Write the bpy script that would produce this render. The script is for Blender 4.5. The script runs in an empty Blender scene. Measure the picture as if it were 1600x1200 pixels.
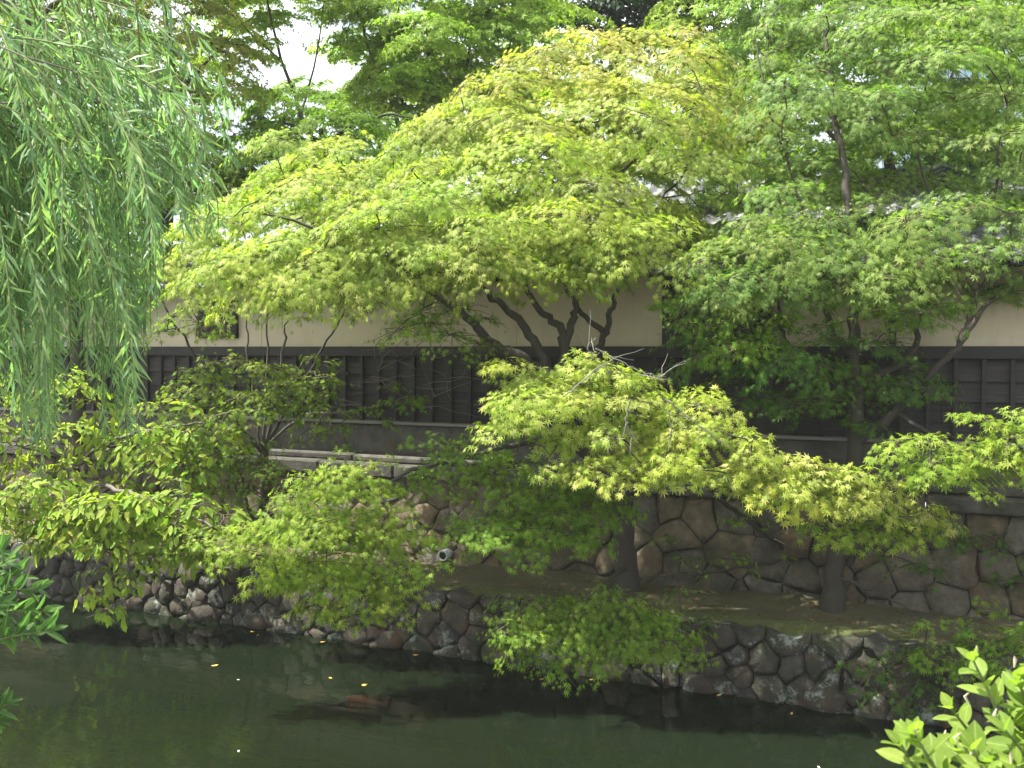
import bpy, bmesh, math, random
import numpy as np
from mathutils import Vector, Matrix
random.seed(7); rng = np.random.default_rng(7)
R_ = math.radians
sc = bpy.context.scene
C = sc.collection

# ------------------------------------------------------------------ camera, sky, sun, exposure
YAW = math.atan2(1500, 3450)          # wall is turned by this much from the picture plane
FPX = 1500.0                          # focal length in photo pixels (photo 1600 wide)
PITCH = math.atan2(57, FPX)
cam_d = bpy.data.cameras.new('camera'); cam = bpy.data.objects.new('camera', cam_d); C.objects.link(cam)
cam_d.sensor_width = 36; cam_d.lens = 36 * FPX / 1600; cam_d.clip_start = .05; cam_d.clip_end = 2000
cam.rotation_euler = (math.pi / 2 - PITCH, 0, YAW); cam.location = (0, 0, 0)
sc.camera = cam
cam_d.dof.use_dof = True; cam_d.dof.focus_distance = 10.5; cam_d.dof.aperture_fstop = 11

SUN = Vector((-.42, -.15, .90)).normalized()     # towards the sun
world = bpy.data.worlds.new('World'); sc.world = world; world.use_nodes = True
wn = world.node_tree; wn.nodes.clear()
wo = wn.nodes.new('ShaderNodeOutputWorld'); bg = wn.nodes.new('ShaderNodeBackground')
sky = wn.nodes.new('ShaderNodeTexSky'); sky.sky_type = 'NISHITA'; sky.sun_disc = False
sky.sun_elevation = math.asin(SUN.z); sky.sun_rotation = math.atan2(SUN.x, SUN.y)
sky.air_density = 1.2; sky.dust_density = 2.0
tcw = wn.nodes.new('ShaderNodeTexCoord'); cn = wn.nodes.new('ShaderNodeTexNoise')
cn.inputs['Scale'].default_value = 2.2; cn.inputs['Detail'].default_value = 6
cr = wn.nodes.new('ShaderNodeValToRGB'); cr.color_ramp.elements[0].position = .36; cr.color_ramp.elements[1].position = .58
cmix = wn.nodes.new('ShaderNodeMix'); cmix.data_type = 'RGBA'; cmix.inputs[7].default_value = (14, 14.3, 14.8, 1)
wn.links.new(tcw.outputs['Generated'], cn.inputs['Vector']); wn.links.new(cn.outputs['Fac'], cr.inputs['Fac'])
wn.links.new(cr.outputs['Color'], cmix.inputs[0]); wn.links.new(sky.outputs[0], cmix.inputs[6])
wn.links.new(cmix.outputs[2], bg.inputs['Color']); wn.links.new(bg.outputs[0], wo.inputs[0])
bg.inputs['Strength'].default_value = .05
sd = bpy.data.lights.new('sun', 'SUN'); sd.energy = 5.0; sd.angle = R_(.53); sd.color = (1, .95, .86)
so = bpy.data.objects.new('sun', sd); C.objects.link(so); so.rotation_euler = SUN.to_track_quat('Z', 'Y').to_euler()
so.location = SUN * 50
sc.view_settings.view_transform = 'Standard'; sc.view_settings.look = 'None'
sc.view_settings.exposure = 1.9; sc.view_settings.gamma = 1
sc.render.engine = 'CYCLES'
sc.cycles.max_bounces = 8; sc.cycles.transparent_max_bounces = 8; sc.cycles.transmission_bounces = 5
sc.cycles.diffuse_bounces = 4; sc.cycles.glossy_bounces = 3

# ------------------------------------------------------------------ pixel <-> place
RV = np.array([math.cos(YAW), math.sin(YAW), 0.]); FV = np.array([-math.sin(YAW), math.cos(YAW), 0.]); ZV = np.array([0, 0, 1.])
FW = FV * math.cos(PITCH) - ZV * math.sin(PITCH); UP = FV * math.sin(PITCH) + ZV * math.cos(PITCH)
def ray(px, py): return RV * ((px - 800) / FPX) + FW - UP * ((py - 600) / FPX)
def W(px, py, d):                      # at horizontal distance d in front of the camera
    r = ray(px, py); return r * (d / (r @ FV))
def PZ(px, py, z): r = ray(px, py); return r * (z / r[2])
def PY(px, py, Y): r = ray(px, py); return r * (Y / r[1])
def project(P):
    f = P @ FW; return 800 + FPX * (P @ RV) / f, 600 - FPX * (P @ UP) / f, f

# ------------------------------------------------------------------ object helpers
def thing(name, label, cat, loc=(0, 0, 0), group=None):
    o = bpy.data.objects.new(name, None); C.objects.link(o); o.location = loc; o.empty_display_size = .2
    o['label'] = label; o['category'] = cat
    if group: o['group'] = group
    return o
def tag(o, label, cat, group=None):
    o['label'] = label; o['category'] = cat
    if group: o['group'] = group
    return o
def link(name, me, m, parent=None, kind=None):
    o = bpy.data.objects.new(name, me); C.objects.link(o)
    if m and not me.materials: me.materials.append(m)
    if parent:
        o.parent = parent; root = parent
        off = Vector((0, 0, 0))
        while root: off += root.location; root = root.parent
        o.location = -off            # mesh built in world coordinates
    if kind: o['kind'] = kind
    return o
def npmesh(name, V, T, col=None, smooth=False):
    me = bpy.data.meshes.new(name); V = np.asarray(V, np.float32); T = np.asarray(T, np.int32)
    k = T.shape[1]
    me.vertices.add(len(V)); me.vertices.foreach_set('co', V.ravel())
    me.loops.add(T.size); me.loops.foreach_set('vertex_index', T.ravel())
    me.polygons.add(len(T)); me.polygons.foreach_set('loop_start', np.arange(0, T.size, k, dtype=np.int32))
    if smooth: me.polygons.foreach_set('use_smooth', np.ones(len(T), bool))
    me.update(calc_edges=True)
    if col is not None:
        a = me.color_attributes.new('col', 'FLOAT_COLOR', 'POINT')
        a.data.foreach_set('color', np.hstack([col, np.ones((len(col), 1))]).astype(np.float32).ravel())
    return me
def box_mesh(name, x0, x1, y0, y1, z0, z1, bev=0., jit=0.):
    bm = bmesh.new(); bmesh.ops.create_cube(bm, size=1)
    for v in bm.verts:
        v.co = Vector((x0 if v.co.x < 0 else x1, y0 if v.co.y < 0 else y1, z0 if v.co.z < 0 else z1))
        if jit: v.co += Vector([random.uniform(-jit, jit) for _ in range(3)])
    if bev: bmesh.ops.bevel(bm, geom=bm.edges[:], offset=bev, segments=1, affect='EDGES')
    me = bpy.data.meshes.new(name); bm.to_mesh(me); bm.free(); return me
def tube(P, Rr, n=6):                  # polyline -> (V, quads)
    P = np.asarray(P, float); m = len(P)
    T = np.gradient(P, axis=0); T /= np.linalg.norm(T, axis=1, keepdims=True) + 1e-9
    u = np.cross(T[0], [.3, .8, .51]); u /= np.linalg.norm(u)
    V = []; ang = np.arange(n) * 2 * math.pi / n
    for i in range(m):
        u = u - T[i] * (u @ T[i]); u /= np.linalg.norm(u) + 1e-9; w = np.cross(T[i], u)
        V.append(P[i] + Rr[i] * (np.cos(ang)[:, None] * u + np.sin(ang)[:, None] * w))
    V = np.vstack(V); i = np.arange(m - 1)[:, None] * n; j = np.arange(n)[None]; j2 = (j + 1) % n
    Q = np.stack([i + j, i + j2, i + n + j2, i + n + j], -1).reshape(-1, 4)
    return V, Q
class Tubes:
    def __init__(s): s.V = []; s.Q = []; s.n = 0
    def add(s, P, Rr, n=6):
        V, Q = tube(P, Rr, n); s.V.append(V); s.Q.append(Q + s.n); s.n += len(V)
    def mesh(s, name): return npmesh(name, np.vstack(s.V), np.vstack(s.Q), smooth=True)
def spline(P, k=6):                    # Catmull-Rom through rows of P (any width)
    P = np.asarray(P, float); P = np.vstack([2 * P[0] - P[1], P, 2 * P[-1] - P[-2]]); out = []
    for i in range(1, len(P) - 2):
        for t in np.arange(k) / k:
            a, b, c, d = P[i - 1:i + 3]
            out.append(.5 * (2 * b + (c - a) * t + (2 * a - 5 * b + 4 * c - d) * t * t + (3 * b - a - 3 * c + d) * t ** 3))
    out.append(P[-2]); return np.array(out)

# ------------------------------------------------------------------ materials
class M:
    def __init__(s, name):
        s.m = bpy.data.materials.new(name); s.m.use_nodes = True; s.t = s.m.node_tree; s.t.nodes.clear()
        s.out = s.n('ShaderNodeOutputMaterial'); s.p = s.n('ShaderNodeBsdfPrincipled'); s.l(s.p.outputs[0], s.out.inputs[0])
    def n(s, t): return s.t.nodes.new(t)
    def l(s, a, b): s.t.links.new(a, b)
    def coord(s, which='Object'): return s.n('ShaderNodeTexCoord').outputs[which]
    def pos(s): return s.n('ShaderNodeNewGeometry').outputs['Position']
    def noise(s, vec, scale, detail=5, rough=.6, stretch=None):
        if stretch:
            mp = s.n('ShaderNodeMapping'); mp.inputs['Scale'].default_value = stretch; s.l(vec, mp.inputs[0]); vec = mp.outputs[0]
        x = s.n('ShaderNodeTexNoise'); x.inputs['Scale'].default_value = scale; x.inputs['Detail'].default_value = detail
        x.inputs['Roughness'].default_value = rough; s.l(vec, x.inputs['Vector']); return x.outputs['Fac']
    def ramp(s, fac, stops):
        r = s.n('ShaderNodeValToRGB'); e = r.color_ramp.elements
        while len(e) < len(stops): e.new(.5)
        for q, (p, c) in zip(e, stops): q.position = p; q.color = (*c, 1) if len(c) == 3 else c
        s.l(fac, r.inputs[0]); return r.outputs[0]
    def mix(s, fac, a, b, mode='MIX'):
        x = s.n('ShaderNodeMix'); x.data_type = 'RGBA'; x.blend_type = mode
        for v, i in ((fac, 0), (a, 6), (b, 7)):
            if isinstance(v, (int, float)): x.inputs[i].default_value = v
            elif isinstance(v, tuple): x.inputs[i].default_value = (*v, 1)
            else: s.l(v, x.inputs[i])
        return x.outputs[2]
    def math(s, op, a, b=0.):
        x = s.n('ShaderNodeMath'); x.operation = op
        for v, i in ((a, 0), (b, 1)):
            if isinstance(v, (int, float)): x.inputs[i].default_value = v
            else: s.l(v, x.inputs[i])
        return x.outputs[0]
    def bump(s, h, dist=.02, strength=.6):
        b = s.n('ShaderNodeBump'); b.inputs['Distance'].default_value = dist; b.inputs['Strength'].default_value = strength
        s.l(h, b.inputs['Height']); s.l(b.outputs[0], s.p.inputs['Normal'])
    def col(s, c): s.l(c, s.p.inputs['Base Color']) if not isinstance(c, tuple) else setattr(s.p.inputs['Base Color'], 'default_value', (*c, 1))
    def rough(s, v): s.p.inputs['Roughness'].default_value = v
    def objrand(s): return s.n('ShaderNodeObjectInfo').outputs['Random']

BLK, WHT = (0, 0, 0), (1, 1, 1)
def leaf_mat(name, src, trans=.58, rough=.6, warm=(1.04, 1.22, .45)):
    m = M(name)
    if src == 'attr':
        a = m.n('ShaderNodeAttribute'); a.attribute_name = 'col'; c = a.outputs['Color']
    else: c = m.n('ShaderNodeObjectInfo').outputs['Color']
    if src == 'obj':                                         # pale midrib and blotchy blade
        co = m.coord('Object'); sp = m.n('ShaderNodeSeparateXYZ'); m.l(co, sp.inputs[0])
        rib = m.math('LESS_THAN', m.math('ABSOLUTE', sp.outputs[0]), .018)
        c = m.mix(1., c, m.ramp(m.noise(co, 3, 4), [(.3, (.75, .78, .7)), (.7, (1.2, 1.15, 1.1))]), 'MULTIPLY')
        c = m.mix(m.math('MULTIPLY', rib, .35), c, (.45, .5, .22))
    m.col(c); m.rough(rough); m.p.inputs['Specular IOR Level'].default_value = .25
    tr = m.n('ShaderNodeBsdfTranslucent'); m.l(m.mix(1., c, warm, 'MULTIPLY'), tr.inputs[0])
    mx = m.n('ShaderNodeMixShader'); mx.inputs[0].default_value = trans
    m.l(m.p.outputs[0], mx.inputs[1]); m.l(tr.outputs[0], mx.inputs[2]); m.l(mx.outputs[0], m.out.inputs[0])
    return m.m
LEAF_W = leaf_mat('willow_leaf_crown', 'attr', .52, .45, (1.0, 1.2, .55)); LEAF_WO = leaf_mat('willow_leaf_single', 'obj', .52, .45, (1.0, 1.2, .55)); LEAF_A = leaf_mat('leaf_crown', 'attr'); LEAF_O = leaf_mat('leaf_single', 'obj')

def mk_bark(name, a, b, moss=(.035, .05, .015), mossamt=.5):
    m = M(name); p = m.pos()
    n1 = m.noise(p, 9, 6, .7, (1, 1, .35)); n2 = m.noise(p, 2.3, 4)
    c = m.mix(n1, a, b); c = m.mix(m.ramp(n2, [(.5, BLK), (.68, (mossamt,) * 3)]), c, moss)
    m.col(c); m.rough(.85); m.bump(m.noise(p, 30, 5, .7, (1, 1, .3)), .012, .8); return m.m
BARK = mk_bark('maple_bark', (.018, .015, .011), (.06, .05, .038))
BARK2 = mk_bark('grey_bark', (.06, .05, .04), (.14, .12, .1), mossamt=.25)
TWIG = mk_bark('green_twig', (.06, .05, .025), (.1, .09, .035), mossamt=.3)
DEAD = mk_bark('dead_wood', (.10, .095, .085), (.22, .21, .19), mossamt=.1)
WTWIG = mk_bark('willow_twig', (.09, .13, .035), (.13, .17, .05), mossamt=.1)

def mk_stone(name, stops, lichen=0., moss=.3, scale=6):
    m = M(name); p = m.pos(); r = m.objrand()
    base = m.ramp(r, stops)
    n = m.noise(p, scale, 8, .65)
    c = m.mix(m.ramp(n, [(.3, (.45,) * 3), (.7, (1.3,) * 3)]), BLK, base) if False else m.mix(1., base, m.ramp(n, [(.28, (.42, .40, .37)), (.72, (1.35, 1.32, 1.25))]), 'MULTIPLY')
    rust = m.ramp(m.noise(p, 3.1, 4), [(.54, BLK), (.72, (.55,) * 3)]); c = m.mix(rust, c, (.15, .075, .03))
    if moss: c = m.mix(m.ramp(m.noise(p, 2.4, 7, .7), [(.46, BLK), (.62, (moss,) * 3)]), c, (.02, .028, .007))
    if lichen: c = m.mix(m.ramp(m.noise(p, 4.2, 9, .78), [(.55, BLK), (.62, (lichen,) * 3)]), c, (.22, .25, .215))
    m.col(c); m.rough(.85); m.bump(m.noise(p, 9, 10, .75), .06, 1.); return m.m
ST_UP = mk_stone('retaining_granite', [(0, (.13, .112, .076)), (.3, (.165, .13, .08)), (.55, (.12, .112, .09)), (.8, (.145, .13, .105)), (1, (.18, .13, .076))], .12, .6)
ST_LOW = mk_stone('revetment_stone', [(0, (.035, .034, .027)), (.3, (.052, .044, .031)), (.55, (.037, .039, .036)), (.8, (.05, .040, .025)), (1, (.07, .066, .055))], .85, .95, 9)
ST_COP = mk_stone('coping_stone', [(0, (.07, .067, .058)), (1, (.105, .10, .088))], .15, .75)
ST_PL = mk_stone('plinth_stone', [(0, (.085, .083, .078)), (1, (.12, .115, .107))], .12, .3, 4)
CORE_LOW = mk_stone('joint_moss', [(0, (.026, .026, .017)), (1, (.032, .030, .02))], .6, .95, 9); CORE_UP = mk_stone('upper_joint_earth', [(0, (.05, .045, .03)), (1, (.06, .05, .035))], .1, .7)  # backing behind the stones: mossy below, brown earth in the upper joints
def simple(name, a, b, scale, rough=.8, stretch=None, bump=.004, bscale=40):
    m = M(name); p = m.pos(); m.col(m.mix(m.noise(p, scale, 6, .6, stretch), a, b)); m.rough(rough)
    m.bump(m.noise(p, bscale, 6, .7, stretch), bump, .7); return m.m
HOLE_SHADE = simple('pipe_hole_shade', (.012, .013, .006), (.034, .038, .014), 8, .95, None, .02, 20)  # near-black colour painted for the shade inside the pipe
m = M('beige_plaster'); p = m.pos()
c = m.mix(m.noise(p, 1.3, 5), (.42, .365, .265), (.53, .465, .345))
c = m.mix(m.ramp(m.noise(p, 2.5, 8, .75, (1.6, 1, .4)), [(.48, BLK), (.75, (.75,) * 3)]), c, (.34, .29, .20))
m.col(c); m.rough(.9); m.bump(m.noise(p, 60, 5), .003, .5); PLASTER = m.m
m = M('charred_board'); p = m.pos()
c = m.mix(m.objrand(), (.008, .007, .0065), (.028, .024, .021))
c = m.mix(m.ramp(m.noise(p, 3, 7, .75, (.6, 1, 14)), [(.42, BLK), (.75, (.6,) * 3)]), c, (.08, .07, .06))
m.col(c); m.rough(.75); m.bump(m.noise(p, 4, 6, .7, (.8, 1, 22)), .006, .7); BOARD = m.m
BATTEN = simple('dark_batten', (.010, .009, .008), (.026, .022, .02), 6, .75, (1, 1, .2))
SILL = simple('weathered_sill', (.13, .12, .11), (.24, .225, .21), 5, .8, (.3, 1, 1))
m = M('roof_tile'); p = m.pos(); c = m.mix(m.objrand(), (.06, .063, .07), (.12, .123, .13)); c = m.mix(m.ramp(m.noise(p, 9, 5), [(.5, BLK), (.8, (.6,) * 3)]), c, (.05, .05, .045))
m.col(c); m.rough(.5); TILE = m.m
m = M('terrace_earth'); p = m.pos()
c = m.mix(m.noise(p, 2.0, 7, .7, (.55, 1.6, 1)), (.045, .045, .018), (.12, .105, .048))
sep = m.n('ShaderNodeSeparateXYZ'); m.l(p, sep.inputs[0])
mm = m.math('ADD', m.math('MULTIPLY', m.math('SUBTRACT', 9.50, sep.outputs[1]), 2.2), m.math('MULTIPLY', m.math('SUBTRACT', m.noise(p, 1.9, 7, .7), .5), 4.5))
c = m.mix(m.ramp(mm, [(.05, BLK), (.5, (.9,) * 3)]), c, (.055, .068, .013))
m.col(c); m.rough(.95); m.bump(m.noise(p, 26, 8, .7), .03, .9); EARTH = m.m
GROUND = simple('garden_soil', (.06, .05, .03), (.10, .09, .05), 1.2, .95, None, .03, 12)
BED = simple('canal_mud', (.018, .02, .008), (.032, .033, .014), 1.5, .95, None, .03, 8)
PAVE = simple('bank_paving', (.16, .15, .135), (.26, .245, .22), 3, .9, None, .01, 30)
m = M('canal_water'); p = m.pos()
m.t.nodes.remove(m.p)
df = m.n('ShaderNodeBsdfDiffuse'); df.inputs[0].default_value = (.0062, .0102, .0046, 1)
tp = m.n('ShaderNodeBsdfTransparent'); tp.inputs[0].default_value = (.75, .68, .35, 1)
mx = m.n('ShaderNodeMixShader'); mx.inputs[0].default_value = .20; m.l(df.outputs[0], mx.inputs[1]); m.l(tp.outputs[0], mx.inputs[2])
gl = m.n('ShaderNodeBsdfGlossy'); gl.inputs['Roughness'].default_value = .03
fr = m.n('ShaderNodeFresnel'); fr.inputs[0].default_value = 1.33
mg = m.n('ShaderNodeMixShader'); m.l(fr.outputs[0], mg.inputs[0]); m.l(mx.outputs[0], mg.inputs[1]); m.l(gl.outputs[0], mg.inputs[2])
m.l(mg.outputs[0], m.out.inputs[0])
b = m.n('ShaderNodeBump'); b.inputs['Distance'].default_value = .02; b.inputs['Strength'].default_value = .22
m.l(m.noise(p, 2.6, 3, .5, (1, 2.0, 1)), b.inputs['Height'])
for q in (gl, fr, df): m.l(b.outputs[0], q.inputs['Normal'])
WATER = m.m

# ------------------------------------------------------------------ levels (camera eye at z = 0)
ZW, ZT, ZG, ZN = -3.27, -2.60, -1.55, -1.62        # water, terrace, garden behind wall, near bank
YR, YB = 9.12, 10.22                               # revetment top edge, foot of retaining wall
X0, X1 = -16.0, 3.0                                # built length of the walls
def fbm(x, y, s=0):
    return (math.sin(x * 1.7 + s) * math.cos(y * 2.3 + s * 2) + .5 * math.sin(x * 4.1 - y * 3.7 + s * 3) + .25 * math.sin(x * 9.3 + y * 7.9 + s)) / 1.75

# ------------------------------------------------------------------ setting
def grid(name, xs, ys, zf, mat, kind='structure'):
    V = [(x, y, zf(x, y)) for y in ys for x in xs]; nx = len(xs)
    Q = [(j * nx + i, j * nx + i + 1, (j + 1) * nx + i + 1, (j + 1) * nx + i) for j in range(len(ys) - 1) for i in range(nx - 1)]
    o = link(name, npmesh(name, V, Q, smooth=True), mat); o['kind'] = kind; return o
grid('water', np.linspace(-120, 120, 3), np.linspace(1.75, 9.6, 3), lambda x, y: ZW, WATER)
grid('canal_bed', np.linspace(-120, 120, 200), np.linspace(1.6, 9.7, 12), lambda x, y: ZW - .75 + .06 * fbm(x, y), BED)
def terr(x, y):
    t = (y - YR) / (YB - YR)
    return ZT + .035 * fbm(x * 1.3, y * 3, 1) + .06 * max(0, t - .6) - (.10 * max(0, .12 - t) / .12 if t < .12 else 0)
o = grid('terrace', np.linspace(-40, 20, 400), np.linspace(YR - .03, YB + .5, 26), terr, EARTH)
grid('ground', np.linspace(-600, 600, 30), np.concatenate([np.linspace(10.95, 40, 20), np.linspace(60, 900, 10)]), lambda x, y: ZG, GROUND)
nb = link('near_bank', box_mesh('near_bank', -120, 120, -200, 1.9, -4.3, ZN), PAVE); nb['kind'] = 'structure'
for o_, (xa, xb) in zip(('far_bank_west', 'far_bank_east'), ((-120, X0), (X1, 120))):
    b_ = link(o_, box_mesh(o_, xa, xb, 9.2, 11.2, -4.3, ZG - .004), GROUND); b_['kind'] = 'structure'

# ------------------------------------------------------------------ stones
def clip(poly, p, nrm):
    out = []; k = len(poly)
    for i in range(k):
        a, b = poly[i], poly[(i + 1) % k]; da = (a - p) @ nrm; db = (b - p) @ nrm
        if da <= 0: out.append(a)
        if (da < 0 < db) or (db < 0 < da): out.append(a + (b - a) * (da / (da - db)))
    return out
def voronoi(pts, x0, x1, z0, z1):
    pts = np.array(pts); cells = []
    for i, p in enumerate(pts):
        poly = [np.array(q, float) for q in ((x0, z0), (x1, z0), (x1, z1), (x0, z1))]
        d = np.linalg.norm(pts - p, axis=1)
        for j in np.argsort(d)[1:26]:
            if len(poly) < 3: break
            poly = clip(poly, (p + pts[j]) / 2, pts[j] - p)
        cells.append(poly)
    return cells
def inset(poly, g):
    out = list(poly); k = len(poly)
    for i in range(k):
        a, b = poly[i], poly[(i + 1) % k]; e = b - a; L = np.linalg.norm(e)
        if L < 1e-6: continue
        nr = np.array([e[1], -e[0]]) / L                 # outward for ccw
        out = clip(out, a - nr * g, nr)
        if len(out) < 3: return None
    return out
def chaikin(P, k):
    for _ in range(k):
        Q = []
        for i in range(len(P)):
            a, b = P[i], P[(i + 1) % len(P)]; Q += [a * .86 + b * .14, a * .14 + b * .86]
        P = Q
    return P
def stone(poly, yface, parent, mat, bulge, rnd, depth=.22, name='stone'):
    P = chaikin([np.array(q) for q in poly], rnd)
    if len(P) > 26: P = P[::2]
    P = np.array(P); c = P.mean(0); n = len(P)
    proud = random.uniform(-.02, .03); tx, tz = random.uniform(-.1, .1), random.uniform(-.08, .08)
    rings = []
    for s, dd in ((1., -depth), (1., -.012), (.95, bulge * .55), (.70, bulge * .95)):
        r = []
        for q in P:
            w = c + (q - c) * s; k = dd + proud + (0 if dd < -.1 else tx * (w[0] - c[0]) + tz * (w[1] - c[1]) + random.uniform(-.018, .018))
            r.append((w[0], yface(w[1]) - k, w[1]))
        rings.append(r)
    V = [v for r in rings for v in r] + [(c[0], yface(c[1]) - bulge - proud + random.uniform(-.01, .01), c[1])]
    F = []
    for k in range(3):
        for i in range(n): F.append((k * n + i, k * n + (i + 1) % n, (k + 1) * n + (i + 1) % n, (k + 1) * n + i))
    F += [(3 * n + i, 3 * n + (i + 1) % n, 4 * n) for i in range(n)]
    me = bpy.data.meshes.new(name); me.from_pydata(V, [], F)
    me.polygons.foreach_set('use_smooth', [True] * len(F)); me.update()
    return link(name, me, mat, parent)

# revetment at the water
rev = thing('canal_revetment', 'low mossy boulder revetment rising from the canal water below the earth terrace', 'stone wall', ((X0 + X1) / 2, YR, ZW))
yrev = lambda z: YR - .02 - .10 * (ZT - z) / .7
def core(za, zb, f, back, par, mt):
    V = [(x, y, z) for x in (X0, X1) for y, z in ((f(za), za), (f(zb), zb), (back, zb), (back, za))]
    me = bpy.data.meshes.new('core'); me.from_pydata(V, [], [(0, 1, 2, 3), (7, 6, 5, 4), (0, 4, 5, 1), (1, 5, 6, 2), (2, 6, 7, 3), (3, 7, 4, 0)]); link('core', me, mt, par)
core(-4.2, ZT - .09, lambda z: yrev(z) + .022, YR + .5, rev, CORE_LOW)
def darts(x0, x1, z0, z1, rmin, rmax, n):                # uneven spacing: large blocks with small chinking stones
    P = []
    for _ in range(n):
        p = (random.uniform(x0, x1), random.uniform(z0, z1)); r = rmin + (rmax - rmin) * random.random() ** 1.6
        if all(((p[0] - q[0]) / 1.25) ** 2 + (p[1] - q[1]) ** 2 > (.5 * (r + q[2])) ** 2 for q in P): P.append((*p, r))
    return [(a, b) for a, b, _ in P]
def ragged(poly, k=2, amt=.07):
    P = [np.array(q) for q in poly]
    for _ in range(k):
        Q = []
        for i in range(len(P)):
            a, b = P[i], P[(i + 1) % len(P)]; L = np.linalg.norm(b - a); Q.append(a)
            if L > .09: Q.append((a + b) / 2 + np.array([random.gauss(0, 1), random.gauss(0, 1)]) * L * amt)
        P = Q
    return P
pts = darts(X0, X1, ZW - .5, ZT + .02, .11, .44, 12000)
for poly in voronoi(pts, X0, X1, ZW - .6, ZT - .025):
    if len(poly) < 3: continue
    q = inset(poly, .007)
    if q is None or len(q) < 3: continue
    if max(v[1] for v in q) < ZW - .12: continue
    stone(ragged(q), yrev, rev, ST_LOW, random.uniform(.015, .06), 0)
# rocks at the waterline
for i, (px, py, s) in enumerate(((300, 972, .19), (380, 985, .17), (425, 990, .15), (590, 1015, .16), (540, 1008, .15), (845, 1050, .17), (770, 1038, .2), (960, 1060, .17), (240, 955, .14), (1290, 1102, .2), (1090, 1075, .16))):
    p0 = PZ(px, py, ZW + .02); bm = bmesh.new(); bmesh.ops.create_icosphere(bm, subdivisions=2, radius=1)
    for v in bm.verts:
        k = 1 + .22 * fbm(v.co.x * 2 + i, v.co.y * 2 + v.co.z * 1.5, i)
        v.co = Vector((v.co.x * s * 1.15 * k + p0[0], v.co.y * s * .8 * k + yrev(ZW) + .04, v.co.z * s * .8 * k + ZW + .05))
    for f in bm.faces: f.smooth = True
    me = bpy.data.meshes.new('boulder'); bm.to_mesh(me); bm.free(); link('stone', me, ST_LOW, rev)

# retaining wall under the garden wall
ret = thing('retaining_wall', 'fitted granite retaining wall with dark joints and coping slabs above the earth terrace', 'stone wall', ((X0 + X1) / 2, YB, ZT))
yret = lambda z: 10.38 - .17 * (-1.62 - z) / 1.0
core(-2.9, -1.62, lambda z: yret(z) + .028, 10.62, ret, CORE_UP)
pts = []
x = X0
while x < X1: pts.append((x, -1.79 + random.uniform(-.04, .04))); x += random.uniform(.20, .44)
pts += darts(X0, X1, -2.72, -2.02, .17, .56, 9000)
for poly in voronoi(pts, X0, X1, -2.75, -1.625):
    q = inset(poly, .006) if len(poly) > 2 else None
    if q is None or len(q) < 3: continue
    stone(ragged(q, 1, .05), yret, ret, ST_UP, random.uniform(.008, .035), 0, .14)
x = X0
while x < X1:
    L = random.uniform(.8, 1.3); xe = min(x + L, X1)
    link('coping_slab', box_mesh('coping', x + .004, xe - .004, 10.26 + random.uniform(-.012, .012), 10.60, -1.615, -1.455 + random.uniform(-.008, .008), .018, .004), ST_COP, ret); x = xe

# ------------------------------------------------------------------ garden wall
gw = thing('garden_wall', 'long garden wall of beige plaster over black lapped boards with a tiled cap', 'wall', ((X0 + X1) / 2, 10.8, -1.45))
x = X0
while x < X1:
    L = random.uniform(1.2, 1.9); xe = min(x + L, X1)
    link('step_stone', box_mesh('step', x + .003, xe - .003, 10.44 + random.uniform(-.03, .02), 10.66, -1.454, -1.36 + random.uniform(-.025, .012), .02, .004), ST_COP, gw)
    bm = bmesh.new()
    prof = [(10.90, -1.37), (10.60, -1.37), (10.585, -1.25), (10.595, -1.1), (10.625, -1.0), (10.655, -.985), (10.90, -.985)]
    v0 = [bm.verts.new((x + .003, a, b_)) for a, b_ in prof]; v1 = [bm.verts.new((xe - .003, a, b_)) for a, b_ in prof]
    for i in range(len(prof)): j = (i + 1) % len(prof); bm.faces.new((v0[i], v0[j], v1[j], v1[i]))
    bm.faces.new(v0[::-1]); bm.faces.new(v1); bmesh.ops.recalc_face_normals(bm, faces=bm.faces[:])
    me = bpy.data.meshes.new('plinth'); bm.to_mesh(me); bm.free(); link('plinth_slab', me, ST_PL, gw); x = xe
link('sill', box_mesh('sill', X0, X1, 10.585, 10.8, -.983, -.945, .008), SILL, gw)
link('back_wall', box_mesh('back_wall', X0, X1, 10.76, 10.94, -1.6, .86), BATTEN, gw)
link('top_rail', box_mesh('top_rail', X0, X1, 10.645, 10.755, -.115, .012, .006), BATTEN, gw)
for r_ in range(4):
    z1 = -.119 - r_ * .2065; z0 = z1 - .2225; x = X0
    while x < X1:
        L = random.choice((1.04, 1.56, 2.08)); xe = min(x + L, X1); t = .003 * r_
        V = [(x + .002, 10.692 + t, z0), (xe - .002, 10.692 + t, z0), (xe - .002, 10.734 + t, z1), (x + .002, 10.734 + t, z1)]
        V2 = [(a, 10.757, c_) for a, _, c_ in V]
        me = bpy.data.meshes.new('board'); me.from_pydata([(a + random.uniform(-.001, .001), b_ + random.uniform(-.004, .004), c_ + random.uniform(-.003, .003)) for a, b_, c_ in V] + V2, [], [(0, 1, 2, 3), (1, 0, 4, 5), (2, 1, 5, 6), (3, 2, 6, 7), (0, 3, 7, 4), (7, 6, 5, 4)])
        link('board', me, BOARD, gw); x = xe
bat = None; x = X0 + .1
while x < X1:
    if bat is None: bat = box_mesh('batten', -.022, .022, 10.655, 10.70, -.944, -.117, .004)
    o = link('batten', bat, BATTEN, gw); o.location.x += x; x += .26 + random.uniform(-.008, .008)
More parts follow.
